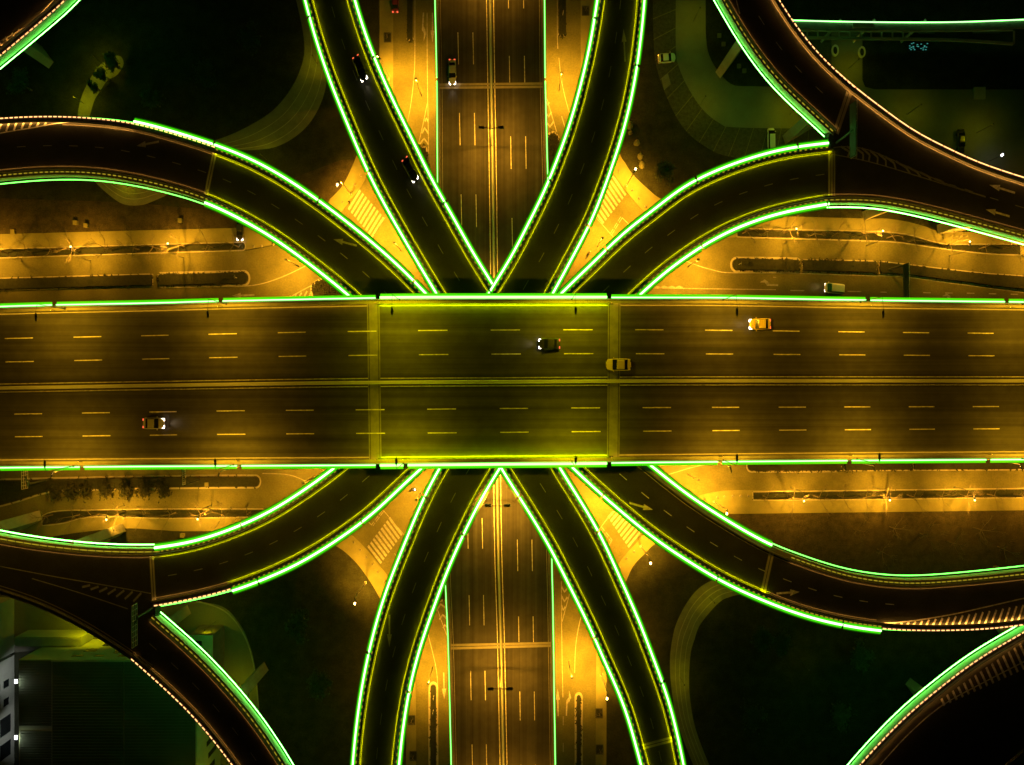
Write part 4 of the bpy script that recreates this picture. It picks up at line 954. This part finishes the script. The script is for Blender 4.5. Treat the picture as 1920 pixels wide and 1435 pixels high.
# shrubs bulging along the lower left hedge, round bushes near the upper right corner
for i, x in enumerate((108, 138, 165, 203, 240, 275, 310)):
    p = R2(x, 919-i*.6); random.seed(i+50); t = thing('shrub', ORD[i]+' from the left of the dark shrubs bulging over the lower left road', 'shrub', W3(*p, .1), 'shrubs along the lower left hedge')
    b = MB(); leafy(b, p[0], p[1], .5, 1.5, 380, .25, 1.2); b.build('leaves', M['hedge'], t)
    b = MB(); b.bar((p[0], p[1], 0), (p[0], p[1], 1.1), .08, .05); b.build('stem', M['bark'], t)
for i, (x, y, r) in enumerate(((1180, 237, .9), (1181, 250, .5), (1191, 270, .5), (1199.6, 294.6, .7), (1203, 311, .8), (1194, 269, .7))):
    p = R2(x, y); random.seed(i+80); t = thing('round_bush', ORD[i]+' of the small clipped bushes from the top, right of the steep ramp', 'bush', W3(*p, 0), 'clipped bushes beside the upper right ramp')
    b = MB()
    rows = [[(p[0]+r*math.sin(f)*math.cos(a2), p[1]+r*math.sin(f)*math.sin(a2), r*.7+r*.8*math.cos(f)) for a2 in [k*math.pi/5 for k in range(10)]] for f in (.3, .8, 1.3, 1.8, 2.3)]
    b.loft(rows); leafy(b, p[0], p[1], r*.6, r*.8, 90, .12); b.build('leaves', M['bush'], t)
    b = MB(); b.bar((p[0], p[1], 0), (p[0], p[1], r*.5), .06); b.build('stem', M['bark'], t)

# ------------------------------------------------------------------ bollards, signposts, slabs
def bollard(x, y, lab):
    p = R2(x, y); t = thing('bollard', lab, 'bollard', W3(*p, .13), 'stone bollards on the corner pavements')
    b = MB(); b.bar((p[0], p[1], .13), (p[0], p[1], .3), .24, .24, 12); b.build('base', M['kerb'], t)
    b = MB(); b.loft([[(p[0]+r*math.cos(k*.628), p[1]+r*math.sin(k*.628), z) for k in range(10)] for r, z in ((.17, .3), (.22, .5), (.2, .75), (.1, .86))]); b.build('cap', M['ledge'], t)
for nm, pts in (('lower left crossing', [(663.6, 1016.6), (675.8, 1031), (687.5, 1044.4), (699, 1058), (708.5, 1072.5), (721, 1091)]),
                ('upper right crossing', [(1160, 322), (1185, 357), (1197, 372), (1210, 387)]), ('upper left crossing', [(677, 330), (665, 347), (642, 380)]),
                ('lower right crossing', [(1163, 1065), (1175, 1047), (1189, 1034)]), ('right pavement below the main deck', [(1321, 936), (1345, 932), (1358, 931), (1373, 930), (1388, 930), (1402, 930)]), ('pavement under the left ramp', [(477, 463), (491, 462), (513, 459)])):
    for i, (x, y) in enumerate(pts): bollard(x, y, f'{ORD[i]} bollard of the row at the {nm}')
def cabinet(x, y, lab, w_=.45, h=.9, m='paver'):
    p = R2(x, y); t = thing('utility_cabinet', lab, 'utility cabinet', W3(*p, 0), 'small pale cabinets and covers on the soil')
    b = MB(); b.box(p[0]-w_, p[0]+w_, p[1]-w_*.8, p[1]+w_*.8, .02, h); b.build('housing', M[m], t)
    b = MB(); b.box(p[0]-w_-.06, p[0]+w_+.06, p[1]-w_*.8-.06, p[1]+w_*.8+.06, h, h+.08); b.build('lid', M[m], t)
for a_ in ((144, 419, 'pale cabinet on the soil left of the lamp shadow'), (164, 424, 'pale cabinet on the soil right of the lamp shadow'), (340, 415, 'small pale cabinet on the soil above the upper left pavement'), (25, 435, 'tiny dark cover box near the left border'),
           (390, 908, 'pale cabinet on the lower left hedge bed'), (1865, 1064, 'pale cabinet on the soil above the lower right ramp'), (344, 1003, 'cabinet on the soil above the lower left ramp'), (1348, 68, 'small pale cover in the triangle garden, upper one'), (1356, 84, 'small round cover in the triangle garden'), (1385, 125, 'cover in the triangle garden, lower left one'), (1395, 134, 'square cover in the triangle garden, lower right one')): cabinet(*a_, h=.35 if 'cover' in a_[2] else .9)
for i, (x, y) in enumerate(((814, 1303), (813, 1330), (1055, 30), (446, 522), (1384, 497))):
    p = R2(x, y); lab = ('signpost at the tip of the bottom left kerbed strip', 'second signpost on the bottom left kerbed strip', 'signpost on the top right kerbed strip', 'signpost at the rounded end of the left hedge bed', 'pale round topped sign at the rounded end of the right hedge bed')[i]
    t = thing('signpost', lab, 'signpost', W3(*p, .1), 'signposts on the kerbed strips')
    b = MB(); b.bar((p[0], p[1], .1), (p[0], p[1], 2.8), .05); b.build('post', M['galv'], t)
    b = MB(); b.loft([[(p[0]+.08+dx, p[1]+.42*math.cos(k*.628), 2.5+.42*math.sin(k*.628)) for k in range(10)] for dx in (0, .03)]); b.build('sign_face', M['steel'], t)

# ------------------------------------------------------------------ buildings, lower left and upper right
def windows(t, rects, wall_fn, m='glass'):
    for r in rects:
        b = MB(); wall_fn(b, r, .0, .05); f = b.build('window', M['steel'], t)
        b = MB(); wall_fn(b, (r[0]+.08, r[1]-.08, r[2]+.08, r[3]-.08), .05, .06); b.build('pane', M[m], f)
# long workshop with a ribbed roof
H = 14.5; x0, y1 = R2(97, 1237, H); x1, _ = R2(370, 1237, H); y0 = R2(0, 1560, H)[1]; x0b = R2(31, 1237, H)[0]
t = thing('workshop_building', 'large hall with a ribbed metal roof in the lower left corner', 'building', W3((x0+x1)/2, (y0+y1)/2, 0))
b = MB(); b.box(x0, x1, y0, y1, 0, H); b.build('wall', M['wall'], t)
def ribroof(b, x0, x1, y0, y1, z, pitch=.5):
    y = y0
    b.box(x0, x1, y0, y1, z, z+.12)
    while y < y1-.3: b.box(x0+.1, x1-.1, y, y+.18, z+.12, z+.24); y += pitch
xm = R2(233, 0, H)[0]
b = MB(); ribroof(b, x0+.2, xm-.2, y0+.2, y1-.25, H+.0, .55); b.build('roof', M['roof'], t)
b = MB(); ribroof(b, xm+.1, x1-.2, y0+.2, y1-.25, H+.05, .55); b.build('roof', M['roof'], t)
b = MB()
for q in (((x0, y1), (x1, y1)), ((x1, y1), (x1, y0))): b.sweep(list(q), [(-.0, H-.2), (-.35, H-.2), (-.35, H+.35), (0, H+.35)] if True else 0)
b.build('parapet', M['wall'], t)
def nwall(b, r, d0, d1): b.box(x0+r[0], x0+r[1], y1+d0+.01, y1+d1+.01, r[2], r[3])
def ewall(b, r, d0, d1): b.box(x1+d0+.01, x1+d1+.01, y1-r[1], y1-r[0], r[2], r[3])
windows(t, [(3.5, 6.2, 11.5, 12.6), (9, 11.6, 11.5, 12.6), (4.5, 7.5, 7.2, 9.2), (7.0, 10, 2.5, 5.2), (12.5, 17, 6.8, 10.2), (15, 17.5, 11.5, 12.6), (20, 22.6, 11.5, 12.6), (25, 27.6, 11.5, 12.6)], nwall)
windows(t, [(15, 16.0, 4, 8), (17, 18.0, 4, 9), (19.5, 20.5, 3, 8), (22, 23.0, 4, 9), (25, 26, 4, 9)], ewall)
# lower annexe on its west side with strip roof
t = thing('annexe_building', 'lower ribbed annexe joined to the left of the large hall, lit by white wall lamps', 'building', W3(x0b+3, (y0+y1)/2, 0))
ym = R2(0, 1368, H)[1]
b = MB(); b.box(x0b+.2, x0-.05, y0, y1-.15, 0, H-.6); b.build('wall', M['wall'], t)
b = MB(); ribroof(b, x0b+.3, x0-.2, ym+.5, y1-.3, H-.6, .45); b.build('roof', M['roof'], t)
b = MB(); ribroof(b, x0b+.5, x0-.2, y0, ym-.5, H-.6, .45); b.build('roof', M['roof'], t)
# low front block between, and the tall west block with windows
xa, ya = R2(25, 1196, 6); xb, yb_ = R2(150, 1240, 6)
t = thing('low_block', 'low lean-to with pale striped roof north of the large hall', 'building', W3((xa+xb)/2, ya, 0))
b = MB(); b.box(xa, xb, y1+.1, ya, 0, 5.5); b.build('wall', M['wall'], t)
b = MB(); ribroof(b, xa, xb, y1+.1, ya, 5.5, 1.2); b.build('roof', M['pier'], t)
xw = R2(27, 0, 0)[0]
t = thing('west_block', 'pale block with dark windows at the left border', 'building', W3(xw-8, (y0+y1)/2, 0))
b = MB(); b.box(xw-16, xw-.02, y0, R2(0, 1228)[1], 0, 15); b.build('wall', M['wall'], t)
def wwall(b, r, d0, d1): b.box(xw+d0, xw+d1, R2(0, 1228)[1]-r[1], R2(0, 1228)[1]-r[0], r[2], r[3])
windows(t, [(4, 5.5, 2.2, 4.2), (7.5, 9, 2.2, 4.2), (4, 5.5, 5.5, 7.5), (7.5, 9, 5.5, 7.5), (11, 14.5, 1.5, 5.5), (16, 19, 1.5, 5.5)], wwall)
b = MB(); b.box(xw-16, xw-.02, R2(0, 1223)[1], R2(0, 1120)[1], 0, 9); t2 = thing('grey_block', 'grey windowless block above the pale one at the left border', 'building', W3(xw-8, R2(0, 1180)[1], 0)); b.build('wall', M['wall'], t2)
b = MB(); b.box(xw-16.2, xw+.1, R2(0, 1223)[1], R2(0, 1120)[1]+.1, 9, 9.3); b.build('roof', M['roof'], t2)
for i, y in enumerate((1278, 1383)):
    p = R2(30, y, H-1); t = thing('wall_lamp', ('upper', 'lower')[i]+' of the two white lamps on the annexe wall', 'wall lamp', W3(*p, H-1.2), 'white wall lamps of the annexe')
    b = MB(); b.box(p[0], p[0]+.6, p[1]-.12, p[1]+.12, H-1.3, H-1.15); b.build('bracket', M['metal'], t)
    b = MB(); b.obox(p, 0, .3, .35, H-1.1, H-.85); b.build('lens', M['white'], t)
    spot(t, p[0]-.5, p[1], H-1.2, 3600, (.9, .95, 1), 62, .15, tgt=(p[0]-5, p[1]-1.5, 6))
    spot(t, p[0]-.1, p[1], H+.5, 260, (.85, 1, .6), 150, .15, tgt=(p[0]+4, p[1], H-1))
# gatehouse
gx0, gy1 = R2(352, 1192, 8); gx1 = R2(398, 0, 8)[0]; gy0 = R2(0, 1300, 8)[1]
t = thing('gatehouse', 'small flat roofed building beside the lower left ramp', 'building', W3((gx0+gx1)/2, (gy0+gy1)/2, 0))
b = MB(); b.box(gx0, gx1, gy0, gy1, 0, 7.8); b.build('wall', M['ledge'], t)
b = MB(); b.box(gx0-.1, gx1+.1, gy0-.1, gy1+.1, 7.8, 8.1); rf = b.build('roof', M['wall'], t)
b = MB(); b.box(gx0+1.2, gx0+3.6, gy1-2.2, gy1-1.0, 8.1, 8.25); b.build('skylight', M['glass'], rf)
# bridge at the upper right with green strip and ladder-like truss
ZB = 12.0
t = thing('footbridge', 'dark footbridge with a green light line at the upper right border', 'footbridge', W3(*R2(1700, 60), 0))
pb1 = pth([(1470, 39), (1610, 42.5), (1780, 43), (1920, 38), (2050, 33)], ZB, 2, 3)
b = MB(); b.sweep(pb1, [(-.1, ZB-.6), (-.1, ZB), (-1.4, ZB), (-1.4, ZB-.6)]); b.build('deck', M['ledge'], t)
b = MB(); b.sweep(pb1, [(-.05, ZB+.1), (.12, ZB+.1), (.12, ZB+.28), (-.05, ZB+.28)]); b.build('light_strip', M['led_far'], t)
b = MB()
random.seed(5)
lo = pth([(1500, 70), (1560, 71), (1700, 73), (1800, 75), (1900, 82)], ZB-3, 2, 3); up = pth([(1500, 58), (1700, 59), (1900, 57)], ZB-3, 2, 3)
b.sweep(lo, [(-.25, ZB-3.4), (.25, ZB-3.4), (.25, ZB-3), (-.25, ZB-3)]); b.sweep(up, [(-.1, ZB-3.3), (.1, ZB-3.3), (.1, ZB-3), (-.1, ZB-3)])
for x in list(range(1514, 1710, 20))+[1902]: b.sweep([R2(x, 58, ZB-3), R2(x, 73 if x < 1800 else 82, ZB-3)], [(-.14, ZB-3.35), (.14, ZB-3.35), (.14, ZB-2.98), (-.14, ZB-2.98)])
b.build('truss', M['pier'], t)
b = MB()
for x in (1540, 1600, 1690): b.obox(R2(x, 78), .9, .25, .25, 0, ZB-.6)
b.build('column', M['pier'], t)
b = MB(); b.box(R2(1598, 0, ZB)[0], R2(1637, 0, ZB)[0], R2(0, 53, ZB)[1], R2(0, 45, ZB)[1], ZB+.02, ZB+.4); b.build('landing', M['pier'], t)
for i, (xx, yy, w_, n_) in enumerate(((1738, 54, 30, 9), (1722, 87, 38, 22), (1850, 53, 50, 9))):
    z = 5; p = R2(xx, yy, z); random.seed(i); t = thing('glint_glass_roof', ('small row of panes with painted cyan glints beside the footbridge', 'glass roof speckled with painted cyan glints below the footbridge', 'panes with faint painted cyan glints at the right end of the footbridge')[i], 'glass roof', W3(*p, 0), 'glass roofs with painted cyan glints')
    b = MB(); hw = w_/2*(CH-z)/F; b.box(p[0]-hw, p[0]+hw, p[1]-.9, p[1]+.9, z-.3, z); b.build('frame', M['metal'], t)
    b = MB()
    for k in range(n_):
        qx = p[0]+random.uniform(-hw, hw)*.9; qy = p[1]+random.uniform(-.7, .7)*(1 if i == 1 else .25); b.box(qx-.18, qx+.18, qy-.07, qy+.07, z+.01, z+.04)
    b.build('glint_panes', M['cyan_glint'], t)  # reflections in the glass put in as glowing cyan flecks
for i, (x, y) in enumerate(((1565, 96), (1615, 99))):
    p = R2(x, y); t = thing('ring_planter', ('left', 'right')[i]+' of the two pale ring planters by the footbridge', 'planter', W3(*p, 0), 'ring planters')
    b = MB(); ring = [(p[0]+.75*math.cos(k*.3142), p[1]+.95*math.sin(k*.3142)) for k in range(21)]; b.sweep(ring, [(-.18, 0), (.18, 0), (.18, .5), (-.18, .5)], caps=False); b.build('rim', M['fascia'], t)
    b = MB(); b.poly(ring[:-1], .1, .2); b.build('soil', M['hedge'], t)
p = R2(1879, 291, 5); t = thing('yard_lamp', 'small white lamp in the yard right of the upper right ramp', 'street lamp', W3(*p, 0))
b = MB(); b.bar((p[0], p[1], 0), (p[0], p[1], 4.9), .07, .05); b.build('pole', M['metal'], t)
b = MB(); b.obox(p, .5, .3, .22, 4.9, 5.1); b.build('lamp_head', M['white'], t); spot(t, p[0], p[1], 4.8, 60, (.8, .9, 1), 150)
cabinet(1835, 176, 'pale flat box at the edge of the dark lawn, upper right', 1.4, .5, 'pier')
# unseen lights added to brighten the paths, yards and hall walls
G7 = 'lights added along the paths and yards'
for i, (x, y, z, pw, lab) in enumerate(((158, 195, 5, 1500, 'added garden light at the foot of the curved garden path'), (240, 345, 3.5, 500, 'added garden light at the arc path under the left ramp'), (595, 120, 5, 700, 'added garden light behind the striped path beside the steep left ramp'), (500, 300, 5, 700, 'added garden light at the end of the striped path'),
        (196, 122, 6, 1500, 'added garden light at the rounded top of the curved garden path'), (1300, 40, 7, 1100, 'added yard light on the curving drive, upper one'), (1310, 200, 7, 1200, 'added yard light on the curving drive, lower bend'), (1480, 215, 7, 2000, 'added yard light on the drive beside the fork'), (1700, 215, 7, 1300, 'added yard light right of the upper right ramp'), (1830, 250, 7, 1100, 'added yard light near the dark parked car'), (1590, 130, 6, 600, 'added yard light near the ring planters'),
        (405, 1165, 7, 1500, 'added yard light beside the gatehouse'), (450, 1280, 6, 900, 'added yard light on the lower left drive'), (1330, 1120, 5, 500, 'added garden light on the arc path, upper end'), (1275, 1270, 5, 500, 'added garden light on the arc path, lower end'), (190, 1150, 9, 9000, 'added pole light north of the large hall'), (440, 1440, 20, 3500, 'added pole light east of the large hall'), (1500, 1240, 6, 250, 'added garden light below the lower right ramp'))):
    p = R2(x, y); t = thing('added_lamp', lab, 'garden light', W3(*p, 0), G7)  # added light, not a garden fixture of the place
    b = MB(); b.bar((p[0], p[1], 0), (p[0], p[1], z), .06, .04); b.build('pole', M['metal'], t)  # pole of the added light
    b = MB(); b.obox(p, 0, .15, .15, z, z+.12); b.build('lamp_head', M['metal'], t)  # head of the added light
    spot(t, p[0], p[1], z-.15, pw*(.36 if z >= 7 and z < 9 else .6), (1, .9, .0), 172, .2)

# ------------------------------------------------------------------ vehicles
def car(label, px, z, ang, paint, L=4.6, Wd=1.82, H=1.45, lights=True, van=False, group='cars on the roads and yards', tail=True):
    x, y = R2(*px, z+.7); a = R_(ang)
    t = thing('car', label, 'van' if van else 'car', W3(x, y, z), group)
    ca, sa = math.cos(a), math.sin(a)
    T = lambda u, v, w_: (x+u*ca-v*sa, y+u*sa+v*ca, z+w_)
    hl, hw = L/2, Wd/2
    st = [(-hl, .72, .45, .62), (-hl+.12, .9, .3, .88), (-hl*.72, 1, .22, .98), (-hl*.3, 1, .2, 1.0), (hl*.3, 1, .2, .98), (hl*.62, .98, .22, .88), (hl-.25, .9, .28, .72), (hl, .68, .42, .6)]
    if van: st = [(-hl, .85, .35, .9), (-hl+.1, .97, .25, 1.1), (-hl*.5, 1, .22, 1.12), (hl*.4, 1, .22, 1.1), (hl*.75, .98, .24, 1.0), (hl-.15, .9, .3, .8), (hl, .75, .4, .65)]
    rows = []
    for u, k, z0, z1 in st:
        w_ = hw*k
        rows.append([T(u, v, q) for v, q in ((-w_*.9, z0), (-w_, z0+.12), (-w_, z1-.14), (-w_*.86, z1), (0, z1+.03), (w_*.86, z1), (w_, z1-.14), (w_, z0+.12), (w_*.9, z0))])
    b = MB(); b.loft(rows); b.build('body', paint, t, smooth=False)
    zb = 1.08 if van else .95
    c0, c1, c2, c3 = (-hl*.97, -hl*.9, hl*.42, hl*.78) if van else (-hl*.74, -hl*.42, hl*.16, hl*.5)
    tw = hw*.74; bw = hw*.88
    b = MB(); b.loft([[T(c0, -bw, zb), T(c0, bw, zb), T(c3, bw, zb), T(c3, -bw, zb)], [T(c1, -tw, H-.04), T(c1, tw, H-.04), T(c2, tw, H-.04), T(c2, -tw, H-.04)]]); b.build('windows', M['glass'], t)
    b = MB(); b.loft([[T(c1-.05, -tw-.02, H-.05), T(c1-.05, tw+.02, H-.05), T(c2+.03, tw+.02, H-.05), T(c2+.03, -tw-.02, H-.05)], [T(c1+.15, -tw*.85, H+.02), T(c1+.15, tw*.85, H+.02), T(c2-.12, tw*.85, H+.02), T(c2-.12, -tw*.85, H+.02)]]); b.build('roof', paint, t)
    for u in (-hl*.6, hl*.62):
        for s_ in (-1, 1):
            b = MB(); b.bar(T(u, s_*hw*.8, .33), T(u, s_*hw*1.0, .33), .33, .33, 14); b.build('wheel', M['tyre'], t)
    for s_ in (-1, 1):
        b = MB(); u0, u1 = hl-.8, hl+.03; v0, v1 = s_*hw*.45, s_*hw*.86  # lens drawn out along the fender to look like a light streak
        b.loft([[T(u0, v0, .66), T(u1, v0, .5), T(u1-.1, v1, .5), T(u0, v1, .62)], [T(u0, v0, .8), T(u1, v0, .64), T(u1-.1, v1, .66), T(u0, v1, .8)]]); b.build('headlight', M['head'] if lights else M['glass'], t)
        b = MB(); b.loft([[T(-hl-.02, v0, .62), T(-hl-.02, v1, .62), T(-hl+.22, v1, .66), T(-hl+.22, v0, .7)], [T(-hl-.02, v0, .8), T(-hl-.02, v1, .8), T(-hl+.22, v1, .97), T(-hl+.22, v0, .97)]]); b.build('taillight', M['tail'] if lights else M['glass'], t)
    if lights:
        h_ = T(hl+.1, 0, .7); spot(t, *h_, 260, (1, .8, .55), 70, .1, tgt=T(hl+9, 0, 0))
    for s_ in (-1, 1):
        b = MB(); m_ = T(c3-.25, s_*(hw+.1), zb+.05); b.obox(m_[:2], a, .07, .11, m_[2]-.07, m_[2]+.07); b.build('mirror', paint, t)
    return t
wht = car_paint('white_car_paint', (.7, .7, .66)); blk = car_paint('black_car_paint', (.02, .02, .022)); slv = car_paint('silver_car_paint', (.4, .4, .38)); yel = car_paint('yellow_car_paint', (.65, .5, .1)); red = car_paint('dark_red_car_paint', (.2, .03, .03))
car('yellow cab heading left in the top lane of the main viaduct, right half', (1425, 608), ZM, 181, yel)
car('dark car with bright headlights heading left near the middle of the main viaduct', (1030, 645), ZM, 180, blk)
car('long pale yellow car crossing the right expansion joint of the main viaduct', (1160, 684), ZM, 180, yel, L=5.4, Wd=1.95, lights=False)
car('silver car with lit headlights heading right on the lower left of the main viaduct', (288, 794), ZM, 0, slv)
car('white van heading left on the frontage lane above the main viaduct, right side', (1564, 541), 0, 176, wht, L=4.9, Wd=1.95, H=1.9, van=True)
car('silver car with white headlights heading down the tall viaduct near the top', (848, 135), ZN, -89, slv)
car('dark car higher on the steep left ramp, headlights on', (675, 128), ZR, -62.5, blk)
car('dark car lower on the steep left ramp, near its right edge', (769, 318), ZR, -55, blk)
car('dark red car on the service road at the top border, left side', (741, 2), 0, 90, red)
car('white saloon parked across a bay beside the curving drive, upper right', (1250, 109), 0, 4, wht, lights=False)
car('white van parked in the bays above the right ramp', (1446, 264), 0, 91, wht, L=5.0, H=1.9, van=True, lights=False)
car('black car parked in the yard at the far upper right', (1802, 265), 0, -88, blk, lights=False)
car('black car with lit lamps parked nose down under the left ramp', (450, 431), 0, -92, blk, L=4.2)

# ------------------------------------------------------------------ people
def person(label, px, edges, joints, hair=(.02, .015, .01), zb=0.0, ang=0.0, cat='person'):
    x, y = R2(*px, 1.0+zb); t = thing('person', label, cat, W3(x, y, zb))
    ca, sa = math.cos(ang), math.sin(ang)
    me = bpy.data.meshes.new('person'); vs = [((j[0]*ca-j[1]*sa), (j[0]*sa+j[1]*ca)*ASP, j[2]) for j in joints]
    me.from_pydata(vs, edges, []); me.materials.append(M['cloth'])
    o = bpy.data.objects.new('body', me); C.objects.link(o); o.parent = t
    sk = o.modifiers.new('skin', 'SKIN'); sk.use_smooth_shade = True
    for v_, j in zip(me.skin_vertices[0].data, joints): v_.radius = (j[3], j[3])
    me.skin_vertices[0].data[0].use_root = True
    ss = o.modifiers.new('sub', 'SUBSURF'); ss.levels = 1; ss.render_levels = 1
    hx, hy, hz = joints[4][:3]; hx, hy = hx*ca-hy*sa, hx*sa+hy*ca
    b = MB(); b.loft([[(x+hx+r*math.cos(k*.628), y+hy+r*math.sin(k*.628), zb+hz+q) for k in range(10)] for r, q in ((.115, .02), (.12, .08), (.1, .14), (.05, .175))]); b.build('hair', mat('hair', hair, .8), t)
    return t
E_ = [(0, 1), (1, 2), (2, 3), (3, 4), (2, 5), (5, 6), (6, 7), (2, 8), (8, 9), (9, 10), (0, 11), (11, 12), (12, 13), (13, 14), (0, 15), (15, 16), (16, 17), (17, 18)]
walk = [(0, 0, .95, .14), (0, 0, 1.15, .13), (.02, 0, 1.42, .15), (.03, 0, 1.53, .06), (.05, 0, 1.66, .1), (0, .2, 1.4, .06), (-.08, .26, 1.12, .045), (.05, .27, .9, .035), (0, -.2, 1.4, .06), (.1, -.26, 1.14, .045), (.28, -.25, .98, .035), (.03, .1, .88, .09), (.18, .11, .5, .065), (.08, .11, .1, .045), (.25, .11, .06, .04), (-.03, -.1, .88, .09), (-.08, -.11, .5, .065), (-.32, -.11, .14, .045), (-.2, -.11, .06, .04)]
sit = [(0, 0, .78, .15), (.03, 0, 1.0, .13), (.08, 0, 1.24, .15), (.1, 0, 1.35, .06), (.13, 0, 1.48, .11), (.06, .2, 1.22, .06), (.2, .26, 1.0, .045), (.45, .25, .98, .035), (.06, -.2, 1.22, .06), (.2, -.26, 1.0, .045), (.45, -.25, .98, .035), (.1, .1, .74, .1), (.4, .13, .68, .075), (.38, .13, .35, .05), (.5, .13, .3, .04), (.1, -.1, .74, .1), (.4, -.13, .68, .075), (.38, -.13, .35, .05), (.5, -.13, .3, .04)]
person('pedestrian in dark clothes walking by the zebra crossing, upper left', (654, 379), E_, walk, zb=.13, ang=-1.0)
def scooter(label, px, ang, lit):
    x, y = R2(*px, .6); a = ang; ca, sa = math.cos(a), math.sin(a); T = lambda u, v, w_: (x+u*ca-v*sa, y+u*sa+v*ca, w_)
    t = thing('scooter', label, 'scooter', W3(x, y, 0))
    b = MB()
    b.loft([[T(u, -w_, z0), T(u, w_, z0), T(u, w_, z1), T(u, -w_, z1)] for u, w_, z0, z1 in ((-.75, .08, .5, .62), (-.5, .16, .35, .66), (0, .16, .28, .6), (.15, .17, .25, .32), (.42, .17, .25, .33), (.55, .14, .3, .85), (.7, .08, .5, .95))]); b.build('body', M['metal'], t)
    b = MB(); b.bar(T(.55, 0, .8), T(.42, 0, 1.0), .04); b.bar(T(.42, -.33, 1.0), T(.42, .33, 1.0), .03); b.build('handlebar', M['metal'], t)
    for u in (-.6, .68): b = MB(); b.bar(T(u, -.05, .25), T(u, .05, .25), .25, .25, 14); b.build('wheel', M['tyre'], t)
    b = MB(); b.obox(T(.74, 0, 0)[:2], a, .12, .13, .78, .95); b.build('headlight', M['head'] if lit else M['glass'], t)
    b = MB(); b.obox(T(-.3, 0, 0)[:2], a, .32, .14, .66, .74); b.build('seat', M['tyre'], t)
    person('rider in dark clothes seated on the '+label.split(',')[0], (px[0], px[1]), E_, sit, ang=a)
scooter('dark scooter with a lit headlamp, below the main viaduct', (773, 920), .25, True)
scooter('dark scooter without light, between the two upper right ramps', (1103, 478), .9, False)
